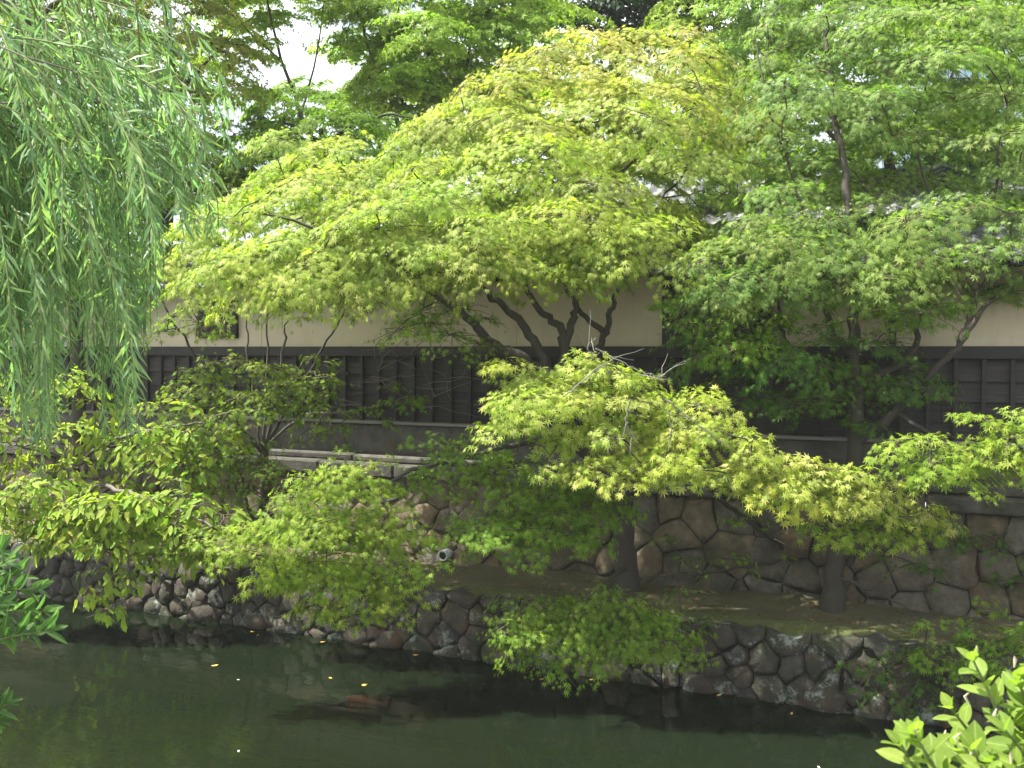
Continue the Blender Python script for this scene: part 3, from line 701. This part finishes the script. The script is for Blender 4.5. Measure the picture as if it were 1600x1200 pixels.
F.zone([(1040, 930), (1090, 900), (1120, 960), (1070, 1000), (1040, 1010)], 4, 8.9, .2, .26, 385, 0.048, DRK, out=.6)
F.zone([(1130, 735), (1240, 745), (1280, 790), (1180, 780)], 7, 8.9, .2, .3, 525, 0.054, MIDY, out=.6)
F.grow('maple', BARK, TWIG, 60)

# ------------------------------------------------------------------ small olive maple before the wall
D = Tree('maple_tree', 'slender olive-green maple with thin upright stems in front of the black boards', 'tree', PZ(405, 852, ZT))
D.stem('trunk', [(405, 852, 12.6), (408, 800, 12.5), (415, 750, 12.4), (412, 700, 12.2)], .075, .05, BARK, 8)
for pts, r0, r1 in (([(413, 740, 12.3), (400, 650, 12.1), (388, 560, 12), (384, 490, 12), (380, 450, 12)], .02, .008),
                    ([(414, 730, 12.3), (425, 640, 12.1), (440, 560, 12), (447, 500, 12), (444, 460, 12)], .025, .01),
                    ([(412, 700, 12.2), (450, 640, 12), (490, 570, 11.8), (530, 500, 11.7), (555, 460, 11.7)], .028, .008),
                    ([(412, 710, 12.2), (355, 640, 12), (320, 580, 11.9), (270, 500, 11.8), (230, 430, 11.8)], .028, .01),
                    ([(412, 720, 12.2), (415, 640, 12.1), (418, 540, 12), (416, 460, 12)], .022, .01),
                    ([(412, 700, 12.2), (480, 650, 11.6), (560, 640, 11.2), (640, 620, 10.9)], .02, .008),
                    ([(406, 830, 12.55), (385, 790, 12.4), (375, 740, 12.3), (350, 690, 12.1)], .035, .015)):
    D.stem('limb', pts, r0, r1, BARK2 if r0 < .026 else BARK, 6)
cD = W(410, 660, 12.6)
D.zone([(250, 600), (340, 555), (440, 560), (520, 590), (500, 660), (440, 690), (400, 760), (300, 740), (250, 680)], 60, 11.5, .6, .30, 332, 0.054, OLV, out=.5, center=cD, thick=.03)
D.zone([(560, 640), (600, 605), (660, 610), (660, 650), (580, 660)], 6, 10.9, .15, .26, 420, 0.053, MID, out=.4, center=cD, thick=.03)
D.zone([(490, 680), (530, 650), (570, 650), (530, 690)], 4, 11, .15, .22, 420, 0.053, MID, out=.4, center=cD, thick=.03)
D.zone([(420, 600), (520, 545), (540, 600), (470, 640)], 8, 11.3, .2, .28, 385, 0.053, OLV, out=.4, center=cD, thick=.03)
D.zone([(240, 440), (340, 450), (380, 500), (350, 560), (250, 540)], 10, 11.6, .3, .32, 332, 0.053, OLV, out=.4, center=cD, thick=.03)
D.zone([(420, 760), (500, 740), (480, 790), (430, 800)], 4, 11.6, .2, .24, 420, 0.053, MIDY, out=.4, center=cD)
D.zone([(250, 740), (420, 735), (420, 765), (260, 775)], 7, 11.4, .2, .3, 385, 0.053, OLV, out=.4, center=cD)
D.grow('maple', BARK, TWIG, 200)

# ------------------------------------------------------------------ cherry hanging over the revetment
E = Tree('cherry_tree', 'yellowing cherry with oval leaves drooping over the revetment towards the water', 'tree', PZ(110, 836, ZT))
E.stem('trunk', [(110, 836, 13.3), (112, 790, 13.2), (118, 730, 13.0), (120, 670, 12.8)], .10, .06, BARK2)
for pts, r0, r1 in (([(114, 780, 13.2), (150, 760, 12.4), (200, 770, 11.5), (260, 790, 10.8), (330, 820, 10.4)], .04, .012),
                    ([(116, 750, 13.1), (100, 760, 12.2), (70, 780, 11.4), (20, 800, 10.8)], .04, .012),
                    ([(118, 730, 13), (170, 690, 12.4), (240, 670, 11.8), (320, 660, 11.4)], .035, .012),
                    ([(200, 770, 11.5), (190, 830, 10.9), (180, 890, 10.7), (172, 945, 10.6)], .018, .006),
                    ([(120, 680, 12.8), (60, 690, 12.4), (0, 710, 12.2)], .02, .006), ([(118, 720, 13), (40, 700, 12.2), (0, 690, 12)], .02, .008)):
    E.stem('limb', pts, r0, r1, BARK2, 7)
cE = W(170, 800, 12.6)
E.zone([(-80, 770), (40, 755), (150, 775), (260, 755), (370, 830), (310, 875), (230, 865), (130, 860), (30, 855), (-80, 840)], 42, 10.7, .5, .40, 230, .115, CHE, out=.6, center=cE, leafdown=.3)
E.zone([(215, 660), (310, 640), (360, 700), (290, 745), (220, 720)], 12, 11.2, .3, .34, 230, .11, CHE, out=.6, center=cE, leafdown=.3)
E.zone([(145, 870), (235, 865), (215, 910), (180, 965), (160, 965), (140, 905)], 9, 10.5, .15, .22, 260, .11, CHE, out=.5, center=cE, leafdown=.8)
E.zone([(-80, 560), (230, 600), (230, 760), (-80, 760)], 26, 12.3, .5, .42, 180, .11, CHE, out=.5, center=cE, leafdown=.5)
E.grow('ovate', BARK2, TWIG, 260)

# ------------------------------------------------------------------ willow over the near bank
wb = -4.2 * RV + 3.4 * FV; wb[2] = ZN
Wl = Tree('willow_tree', 'weeping willow with long hanging strands of narrow blue-green leaves', 'tree', wb)
def cw(r, f, z): return tuple(r * RV + f * FV + z * ZV)
def wstem(name, pts, r0, r1, n=9):
    P = spline([np.array(cw(*q)) for q in pts], 6); r = np.linspace(r0, r1, len(P))
    if name == 'trunk': r[:4] *= np.array([1.5, 1.3, 1.15, 1.05])
    link(name, npmesh(name, *tube(P + rng.normal(0, .015, P.shape), r, n), smooth=True), BARK2, Wl.root); Wl.nodes += list(P[3:]); Wl.rad += list(r[3:])
wstem('trunk', [(-4.2, 3.4, ZN - .1), (-4.15, 3.4, -.5), (-4.0, 3.5, .8), (-3.9, 3.7, 1.9)], .22, .15, 10)
wstem('limb', [(-3.9, 3.7, 1.9), (-3.3, 4.0, 2.5), (-2.6, 4.3, 2.75), (-1.9, 4.5, 2.6)], .10, .03)
wstem('limb', [(-3.95, 3.6, 1.5), (-3.3, 4.0, 1.8), (-2.7, 4.3, 1.75), (-2.2, 4.5, 1.5)], .07, .02)
wstem('limb', [(-3.9, 3.7, 1.9), (-3.4, 4.6, 2.6), (-2.8, 5.2, 2.8), (-2.2, 5.5, 2.6)], .08, .02)
env = lambda x: float(np.interp(x, [-120, -40, 0, 70, 90, 130, 160, 205, 225, 245, 270, 310, 350, 375], [600, 640, 620, 750, 640, 600, 680, 725, 600, 480, 380, 400, 360, 230]))
ws = Tubes()
for i in range(290):
    u = rng.random()
    xe = min(248, -120 + 368 * rng.random() ** 1.25) if u < .90 else rng.uniform(240, 372)
    dd = rng.uniform(3.7, 5.3); ye = env(xe) * (rng.uniform(.2, 1.0) ** .5)
    up_ = ye < 420; sweep = (rng.uniform(90, 260) if up_ else rng.uniform(20, 150)) if xe < 250 else rng.uniform(140, 260)
    L = (rng.uniform(200, 420) if up_ else rng.uniform(300, 620)) if xe < 250 else rng.uniform(150, 260)
    y0 = max(-200, ye - L); x0 = xe - sweep
    s_ = np.linspace(0, 1, 24); pw = rng.uniform(1.7, 2.6)
    xs = x0 + (xe - x0) * (1 - (1 - s_) ** pw) + rng.normal(0, 3) * np.sin(s_ * 5); ys = y0 + (ye - y0) * s_ ** 1.35
    d2 = dd + .25 * np.sin(s_ * 3 + rng.random() * 6)
    P = np.array([W(a, b_, c_) for a, b_, c_ in zip(xs, ys, d2)])
    ws.add(P, np.linspace(.0045, .0015, len(P)), 4)
    seg = np.linalg.norm(np.diff(P, axis=0), axis=1); cum = np.concatenate([[0], np.cumsum(seg)]); n = int(cum[-1] / .019)
    q = np.sort(rng.uniform(.03, .999, n)) * cum[-1]; PP = np.stack([np.interp(q, cum, P[:, k]) for k in range(3)], 1)
    T = unit(np.stack([np.interp(q, cum, np.gradient(P[:, k])) for k in range(3)], 1))
    sd_ = unit(np.cross(T, rng.normal(0, 1, 3)[None] * .6 + FV[None])); sgn = np.where(np.arange(n) % 2 == 0, 1., -1.)[:, None]
    Dd = T * rng.uniform(.6, 1.1, (n, 1)) + sd_ * sgn * rng.uniform(.35, .95, (n, 1)) + rng.normal(0, .22, (n, 3)) + np.array([0, 0, -.25])
    Nn = rng.normal(0, .5, (n, 3)) + ZV * .6 - FV * .5
    Wl.L.add(PP, Dd, Nn, rng.uniform(.065, .125, n) * np.interp(q / cum[-1], [0, .85, 1], [1, 1, .6]), WIL(PP, n))
    if i % 3 == 0: Wl.connect(P[0], .004, .2, .02)
link('strands', ws.mesh('strands'), WTWIG, Wl.root, 'stuff')
Wl.grow('willow', BARK2, None, 300)

# ------------------------------------------------------------------ trees behind the garden wall
def backtree(name, label, base_px, d, trunks, zones, kind='maple_far', bark=BARK, group='trees in the garden behind the wall'):
    b_ = W(base_px, 543, d); b_[2] = ZG
    t = Tree(name, label, 'tree', b_, group)
    first = True
    for pts, r0, r1 in trunks:
        q = [W(*p_) for p_ in pts]
        if first: q = [b_] + q
        t.stem('trunk' if first else 'limb', q, r0 * (1 if first else .7), r1 * (.7 if first else .25), bark, 7, 5); first = False
    for z in zones: t.zone(*z[0], **z[1])
    t.grow(kind, bark, bark); return t
_st = Tree.stem
def stem2(s, name, pts, r0, r1, bark, n=9, k=6, wob=.012):
    if isinstance(pts[0], np.ndarray):
        P = spline(pts, k); r = np.linspace(r0, r1, len(P)); P = P + rng.normal(0, wob, P.shape)
        link(name, npmesh(name, *tube(P, r, n), smooth=True), bark, s.root); s.nodes += list(P[2:]); s.rad += list(r[2:]); return P
    return _st(s, name, pts, r0, r1, bark, n, k, wob)
Tree.stem = stem2
LIT = colours((.27, .38, .045), (.20, .32, .035), (.36, .43, .08)); DGR = colours((.025, .055, .022), (.035, .07, .03), (.02, .045, .02)); ORG = colours((.24, .26, .035), (.32, .26, .05), (.15, .22, .03), (.12, .2, .03))
kw = dict(twigs=False, out=.6)
backtree('garden_tree', 'tall thin-trunked tree with sparse yellow-green leaves and sky showing between its stems', 640, 17,
    [([(640, 300, 17), (655, 200, 17), (668, 100, 17), (672, -40, 17)], .09, .035), ([(640, 260, 17), (610, 150, 17), (570, 60, 17), (560, -60, 17)], .07, .025),
     ([(650, 240, 17), (720, 130, 17), (740, 40, 17), (745, -50, 17)], .06, .02), ([(640, 280, 17), (630, 170, 17), (615, 60, 17), (640, -60, 17)], .06, .02), ([(660, 200, 17), (700, 160, 17), (790, 90, 17), (800, -20, 17)], .05, .02)],
    [(([(520, -120), (840, -120), (840, 60), (810, 130), (740, 170), (660, 190), (560, 180), (510, 70)], 125, 17, 1.8, .68, 420, .078, LIT), kw)])
backtree('garden_tree', 'slim leaning tree with feathery crown and wide sky gaps beside the willow', 470, 16,
    [([(500, 300, 16), (470, 180, 16), (440, 90, 16), (410, -40, 16)], .055, .02), ([(470, 180, 16), (500, 60, 16), (510, -60, 16)], .03, .012), ([(445, 100, 16), (380, 40, 16), (330, -30, 16)], .028, .012)],
    [(([(300, -120), (540, -120), (530, 0), (450, 20), (430, 60), (400, 110), (330, 80)], 52, 16, 1.3, .5, 380, .078, LIT), kw)])
backtree('garden_tree', 'shaded dark green maple spreading behind the bright crown', 520, 14.5,
    [([(520, 350, 14.5), (510, 270, 14.5), (500, 200, 14.5)], .10, .05), ([(505, 220, 14.5), (430, 190, 14.5), (370, 210, 14.5)], .05, .02), ([(505, 220, 14.5), (600, 180, 14.5), (660, 190, 14.5)], .05, .02)],
    [(([(330, 200), (400, 150), (480, 140), (560, 170), (650, 180), (720, 150), (740, 230), (640, 280), (480, 300), (340, 320)], 46, 14.5, 1.0, .55, 400, .072, MID), kw)])
backtree('garden_tree', 'orange-tinged maple glimpsed behind the willow strands', 260, 14.5,
    [([(260, 330, 14.5), (265, 230, 14.5), (270, 120, 14.5), (250, -20, 14.5)], .12, .04), ([(268, 160, 14.5), (330, 90, 14.5), (380, 40, 14.5)], .05, .02), ([(265, 230, 14.5), (160, 130, 14.5), (60, 60, 14.5)], .06, .02)],
    [(([(-120, -120), (340, -120), (370, 20), (390, 100), (430, 180), (420, 260), (300, 320), (200, 320), (-120, 320)], 110, 14.5, 1.1, .62, 400, .07, ORG), kw)])
backtree('garden_tree', 'low green maple behind the wall under the willow', 120, 14,
    [([(120, 480, 14), (125, 400, 14), (120, 330, 14)], .10, .05), ([(122, 400, 14), (200, 350, 14), (300, 330, 14)], .05, .02)],
    [(([(-120, 280), (200, 280), (330, 300), (320, 400), (200, 450), (-120, 460)], 36, 13.6, .8, .55, 250, .085, MID), kw)])
backtree('evergreen_tree', 'dark blue-green evergreen with heavy level boughs high behind the crown', 960, 21,
    [([(960, 300, 21), (965, 150, 21), (960, 40, 21), (950, -80, 21)], .30, .15), ([(962, 90, 21), (920, 30, 21), (850, 5, 21)], .14, .05), ([(962, 60, 21), (1020, 30, 21), (1100, -10, 21)], .14, .05)],
    [(([(820, -60), (1100, -120), (1130, 0), (1060, 70), (980, 80), (900, 60), (840, 20)], 60, 21, 1.6, .9, 180, .125, DGR), kw)], 'blade')
backtree('hill_tree', 'round bushy green tree low on the skyline beside the sky gap', 490, 26,
    [([(490, 400, 26), (490, 300, 26), (490, 220, 26)], .2, .1)],
    [(([(400, 170), (440, 130), (500, 112), (560, 125), (620, 150), (620, 260), (400, 260)], 26, 26, 1.5, 1.0, 120, .16, MID), kw)], 'blade')
backtree('garden_tree', 'tall grey-stemmed maple with pale airy crown behind the tiled cap', 1420, 13.5,
    [([(1420, 400, 13.5), (1400, 300, 13.5), (1380, 180, 13.5), (1390, -40, 13.5), (1400, -350, 13.5)], .12, .03), ([(1405, 320, 13.5), (1450, 200, 13.5), (1510, 70, 13.5), (1560, -40, 13.5)], .06, .02), ([(1400, 300, 13.5), (1290, 200, 13.5), (1200, 60, 13.5), (1140, -40, 13.5)], .06, .02)],
    [(([(1050, -120), (1740, -120), (1740, 360), (1450, 370), (1200, 370), (1080, 330), (1110, 60)], 112, 13.5, 1.0, .62, 400, .07, GRN), kw), (([(900, -480), (1900, -520), (1900, -110), (1000, -110)], 60, 13.6, 1.2, .8, 170, .10, GRN), kw)], bark=BARK2)
backtree('garden_tree', 'shadowy maple filling the space above the tiled cap behind the bright crown', 900, 13.5,
    [([(900, 440, 13.5), (890, 380, 13.5), (880, 300, 13.5)], .09, .05), ([(890, 380, 13.5), (760, 330, 13.5), (640, 330, 13.5)], .05, .02), ([(890, 380, 13.5), (1000, 320, 13.5), (1100, 300, 13.5)], .05, .02)],
    [(([(480, 300), (620, 240), (720, 170), (860, 130), (1000, 110), (1140, 140), (1140, 400), (900, 440), (400, 430)], 90, 13.6, .5, .5, 230, .085, MID), kw)])
for px, pts, lab, cc in ((1180, [(1020, -160), (1330, -160), (1330, 330), (1080, 330)], 'leafy green tree closing the gap behind the pale airy maple', LIT), (1520, [(1300, -160), (1760, -160), (1760, 330), (1300, 330)], 'broad hazy tree far behind the airy maple and tiled cap', MID), (760, [(640, 20), (880, -20), (900, 250), (640, 250)], 'pale leafy tree seen through the thin-trunked stems', LIT), (60, [(-160, -160), (380, -160), (400, 20), (420, 200), (400, 420), (-160, 420)], 'tall green tree hidden behind the willow curtain', MID)):
    backtree('garden_tree', lab, px, 19.5, [([(px, 400, 19.5), (px + 8, 200, 19.5), (px - 5, 0, 19.5)], .16, .05)], [((pts, 60 if px != 760 else 22, 19.5, 1.6, .95, 190, .12, cc), kw)])
# far belt of trees so that no bare horizon shows
for i, (px, d, h_) in enumerate(((-700, 30, 3.6), (-330, 33, 4.2), (0, 31, 3.4), (210, 36, 4.4), (760, 33, 4.6), (1050, 36, 4.8), (1330, 32, 4.2), (1650, 35, 4.6), (2050, 33, 4.4), (2500, 36, 4.8))):
    b_ = W(px, 543, d); b_[2] = ZG
    t = Tree('hill_tree', 'distant leafy tree in the dark belt behind the garden trees', 'tree', b_, 'distant tree belt')
    t.stem('trunk', [b_, b_ + ZV * h_ * .5, b_ + ZV * h_ * .9], .25, .1, BARK, 6, 4)
    for k in range(26):
        a = rng.random() * 6.28; r = 3.4 * math.sqrt(rng.random()); z = h_ * rng.uniform(.25, 1.0)
        t.pads.append((b_ + np.array([r * math.cos(a), r * math.sin(a), z * (1 - .05 * r)]), 1.2, 60, .22, MID, .6, None, dict(twigs=False)))
    t.grow('blade', BARK, BARK)

# ------------------------------------------------------------------ near-bank shrubs, every leaf its own piece
def shrub(name, label, base, stems, size, colf, kind='round', step=.05, group=None, whorl=1, buds=0):
    root = thing(name, label, 'shrub', tuple(base), group); off = Vector(base)
    sm = single_mesh(kind); cnt = 0
    for pts in stems:
        P = spline([base] + [W(*q) for q in pts], 7); r = np.linspace(.006, .002, len(P))
        link('stem', npmesh('stem', *tube(P, r, 5), smooth=True), WTWIG, root)
        cum = np.concatenate([[0], np.cumsum(np.linalg.norm(np.diff(P, axis=0), axis=1))]); L = cum[-1]
        vis0 = L * .25; q = vis0; a = rng.random() * 6.28
        while q < L + 1e-6:
            c = np.array([np.interp(q, cum, P[:, k]) for k in range(3)]); T = unit(np.array([np.interp(q, cum, np.gradient(P[:, k])) for k in range(3)]))
            for w_ in range(3 if q > L - step else whorl):
                a += 2.4; u = unit(np.cross(T, [.2, .9, .4])); v = np.cross(T, u)
                sdv = math.cos(a) * u + math.sin(a) * v
                dv = unit(sdv * rng.uniform(.6, 1.) + T * (rng.uniform(.4, .9) if q < L - step else 1.2) + ZV * .15); nv = unit(T * .7 + ZV * .5 - sdv * .4 + rng.normal(0, .2, 3))
                x = unit(np.cross(dv, nv)); nv = np.cross(x, dv); sz = size * rng.uniform(.7, 1.2) * (.75 if q > L - step else 1)
                o = bpy.data.objects.new('leaf', sm); C.objects.link(o); o.parent = root
                p_ = c - np.array(base)
                o.matrix_local = Matrix(((x[0] * sz, dv[0] * sz, nv[0] * sz, p_[0]), (x[1] * sz, dv[1] * sz, nv[1] * sz, p_[1]), (x[2] * sz, dv[2] * sz, nv[2] * sz, p_[2]), (0, 0, 0, 1)))
                o.color = (*colf(c[None], 1)[0], 1); cnt += 1
            q += step * rng.uniform(.8, 1.2)
        if buds:
            for k in range(buds):
                c = P[-1] + rng.normal(0, .012, 3); t_ = np.array([c, c + np.array([rng.normal(0, .004), rng.normal(0, .004), .012]), c + np.array([0, 0, .02])])
                link('bud', npmesh('bud', *tube(t_, [.0012, .003, .0008], 6), smooth=True), BUD, root)
    return root
BUD = simple('pale_bud', (.28, .25, .17), (.40, .36, .26), 30, .7)
SHC = colours((.17, .27, .05), (.23, .33, .065), (.12, .20, .035), (.28, .36, .08)); SHD = colours((.07, .15, .05), (.10, .19, .055), (.05, .12, .04))
shb = W(1640, 543, 1.62); shb[2] = ZN
shrub('shrub', 'sunlit lime-green shrub with oval leaves and pale buds at the near bank', shb,
      [[(1500, 1330, 1.6), (1440, 1220, 1.58), (1405, 1160, 1.56)], [(1530, 1300, 1.55), (1480, 1230, 1.52), (1430, 1150, 1.5)], [(1590, 1250, 1.6), (1560, 1120, 1.6), (1520, 1030, 1.6)], [(1560, 1260, 1.7), (1530, 1170, 1.7), (1485, 1105, 1.68)],
       [(1620, 1200, 1.6), (1610, 1120, 1.6), (1590, 1060, 1.6)], [(1590, 1290, 1.5), (1550, 1230, 1.48), (1520, 1170, 1.45)], [(1640, 1250, 1.55), (1610, 1190, 1.52), (1570, 1140, 1.5)], [(1680, 1200, 1.6), (1660, 1100, 1.6), (1620, 1040, 1.6)], [(1540, 1300, 1.7), (1500, 1240, 1.7), (1470, 1190, 1.68)], [(1620, 1290, 1.5), (1600, 1230, 1.45), (1585, 1190, 1.42)], [(1640, 1230, 1.65), (1600, 1150, 1.65), (1555, 1085, 1.65)], [(1560, 1280, 1.6), (1520, 1215, 1.6), (1490, 1160, 1.6)], [(1650, 1180, 1.6), (1640, 1130, 1.6), (1600, 1100, 1.6)], [(1600, 1260, 1.6), (1580, 1215, 1.6), (1545, 1185, 1.6)]],
      .053, SHC, 'round', .016, buds=1)
sl_ = W(-120, 543, 2.7); sl_[2] = ZN
shrub('shrub', 'dark green shrub with pointed leaves poking out beside the willow strands', sl_,
      [[(-60, 1020, 2.7), (-10, 960, 2.7), (70, 955, 2.7)], [(-70, 1000, 2.75), (-10, 930, 2.75), (60, 920, 2.75)], [(-60, 980, 2.6), (-20, 900, 2.6), (20, 870, 2.6)], [(-60, 1040, 2.6), (0, 1000, 2.6), (80, 985, 2.6)],
       [(-80, 960, 2.8), (-30, 910, 2.8), (30, 900, 2.8)], [(-60, 1030, 2.7), (-10, 980, 2.7), (50, 985, 2.7)], [(-80, 1000, 2.65), (-40, 950, 2.65), (10, 940, 2.65)], [(-70, 1140, 2.6), (-30, 1120, 2.6), (12, 1100, 2.6)], [(-70, 1150, 2.6), (-40, 1135, 2.6), (5, 1125, 2.6)],
       [(-90, 920, 2.8), (-40, 880, 2.8), (5, 860, 2.8)]],
      .07, SHD, 'pointed', .02, whorl=2)

# ------------------------------------------------------------------ small things
# drain pipe in the foot of the retaining wall
pp = PY(697, 866, 10.2); dp = thing('drain_pipe', 'short grey drain pipe with dark mouth at the foot of the granite wall', 'pipe', tuple(pp))
ang = np.linspace(0, 2 * math.pi, 17)[:-1]
def ring(r, y): return [(pp[0] + r * math.cos(a) - .0, y, pp[2] + r * math.sin(a)) for a in ang]
V = ring(.065, 10.35) + ring(.065, 10.10) + ring(.052, 10.10) + ring(.052, 10.3); Q = [(k * 16 + i, k * 16 + (i + 1) % 16, (k + 1) * 16 + (i + 1) % 16, (k + 1) * 16 + i) for k in range(3) for i in range(16)]
link('tube', npmesh('tube', V, Q, smooth=False), simple('pipe_grey', (.30, .32, .34), (.42, .44, .46), 12, .6), dp)
link('mouth', npmesh('mouth', ring(.053, 10.13) + [(pp[0], 10.13, pp[2])] , [(i, (i + 1) % 16, 16) for i in range(16)]), HOLE_SHADE, dp)  # dark disc closes the bore, standing in for the shade inside
# koi just below the surface
kp = PZ(568, 1091, ZW - .10); koi = thing('koi_fish', 'orange carp gliding just below the dark water', 'fish', tuple(kp))
V = []; n = 12; prof = [(-.21, .004, .006), (-.20, .022, .024), (-.15, .040, .042), (-.07, .048, .05), (.02, .044, .045), (.10, .028, .032), (.17, .014, .02), (.20, .008, .018)]
for x, w, h_ in prof:
    bend = .35 * (x + .05) ** 2
    for i in range(n): a = i * 2 * math.pi / n; V.append((x + kp[0], kp[1] + bend + w * math.cos(a), kp[2] - .035 + h_ * math.sin(a)))
Q = [(k * n + i, k * n + (i + 1) % n, (k + 1) * n + (i + 1) % n, (k + 1) * n + i) for k in range(len(prof) - 1) for i in range(n)]
KOI = simple('koi_orange', (.34, .06, .015), (.48, .14, .03), 9, .4)
link('body', npmesh('koi_body', V, Q, smooth=True), KOI, koi)
def fin(name, pts, th=.003):
    V = [(kp[0] + a, kp[1] + b_ + s * th, kp[2] - .035 + c_) for s in (-1, 1) for a, b_, c_ in pts]; k = len(pts)
    me = bpy.data.meshes.new(name); me.from_pydata(V, [], [tuple(range(k)), tuple(range(2 * k - 1, k - 1, -1))] + [(i, i + k, (i + 1) % k + k, (i + 1) % k) for i in range(k)]); link(name, me, KOI, koi)
fin('tail_fin', [(.19, .02, .012), (.30, .045, .05), (.27, .035, 0), (.30, .045, -.05), (.19, .02, -.012)])
fin('dorsal_fin', [(-.08, .0, .045), (-.04, 0, .075), (.07, .004, .05), (.07, .004, .03)])
fin('pectoral_fin', [(-.12, .04, -.01), (-.09, .10, -.02), (-.06, .09, -.02), (-.08, .04, -.01)]); fin('pectoral_fin', [(-.12, -.04, -.01), (-.09, -.10, -.02), (-.06, -.09, -.02), (-.08, -.04, -.01)])
# fallen leaves floating
FL = simple('fallen_leaf', (.55, .33, .05), (.70, .50, .10), 20, .6)
for px, py in ((392, 986), (404, 991), (500, 1003), (514, 1058), (567, 1071), (649, 1023), (781, 1046), (850, 1060), (857, 1058), (920, 1062), (1120, 1087), (1236, 1116), (330, 1040)):
    p_ = PZ(px, py, ZW + .006); V, T = TPL['maple' if px % 2 else 'ovate']; a = rng.random() * 6.28; s = rng.uniform(.05, .075); co, si = math.cos(a), math.sin(a)
    me = npmesh('floating_leaf', [(s * (v[0] * co - v[1] * si), s * (v[0] * si + v[1] * co), s * (v[2] * -.6)) for v in V], T)
    o = link('floating_leaf', me, FL); o.location = p_; tag(o, 'fallen yellow leaf floating just beside the orange carp' if px == 567 else 'fallen yellow leaf floating on the dark canal water', 'leaf', 'fallen leaves on the water')
PT = simple('white_petal', (.75, .75, .70), (.85, .85, .8), 20, .6)
for px, py in ((370, 1062), (373, 1172), (1277, 1197)):
    p_ = PZ(px, py, ZW + .006); V, T = TPL['small']; me = npmesh('floating_petal', V * .03, T); o = link('floating_petal', me, PT); o.location = p_; o.rotation_euler.z = rng.random() * 6
    tag(o, 'tiny white petal floating on the open water', 'petal', 'white petals on the water')

# litter on the terrace
n = 2600; V, T = TPL['small']; PP = np.stack([rng.uniform(-15, 2.5, n), rng.uniform(YR + .05, YB - .02, n), np.zeros(n)], 1); PP[:, 2] = [terr(a, b) + .004 for a, b, _ in PP]
a = rng.random(n) * 6.28; D_ = np.stack([np.cos(a), np.sin(a), rng.normal(0, .25, n)], 1); LL = Leaves()
LL.add(PP, D_, np.array([[0, 0, 1.]]) + rng.normal(0, .3, (n, 3)), rng.uniform(.025, .06, n), colours((.10, .06, .03), (.20, .12, .05), (.32, .22, .06), (.06, .05, .02))(PP, n))
P_, DD, NN, SS, CC = (np.concatenate(q) for q in (LL.P, LL.D, LL.N, LL.S, LL.C)); DD = unit(DD); XX = unit(np.cross(DD, NN)); NN = np.cross(XX, DD)
VV = P_[:, None] + SS[:, None, None] * (V[None, :, 0:1] * XX[:, None] + V[None, :, 1:2] * DD[:, None] + V[None, :, 2:3] * NN[:, None])
link('leaf_litter', npmesh('leaf_litter', VV.reshape(-1, 3), (T[None] + (np.arange(n) * len(V))[:, None, None]).reshape(-1, 3), np.repeat(CC, len(V), 0)), LEAF_A, None, 'stuff')['label'] = 'dry brown leaf litter scattered over the earth terrace'
# thin summer haze over the canal and gardens
hz = link('haze', box_mesh('haze', -650, 650, -220, 920, -5.6, 12), None); hz['kind'] = 'stuff'
hm = bpy.data.materials.new('haze_air'); hm.use_nodes = True; ht = hm.node_tree; ht.nodes.clear()
ho = ht.nodes.new('ShaderNodeOutputMaterial'); hv = ht.nodes.new('ShaderNodeVolumePrincipled'); hv.inputs['Color'].default_value = (.92, .95, .96, 1); hv.inputs['Density'].default_value = .0007
ht.links.new(hv.outputs[0], ho.inputs['Volume']); hz.data.materials.append(hm)
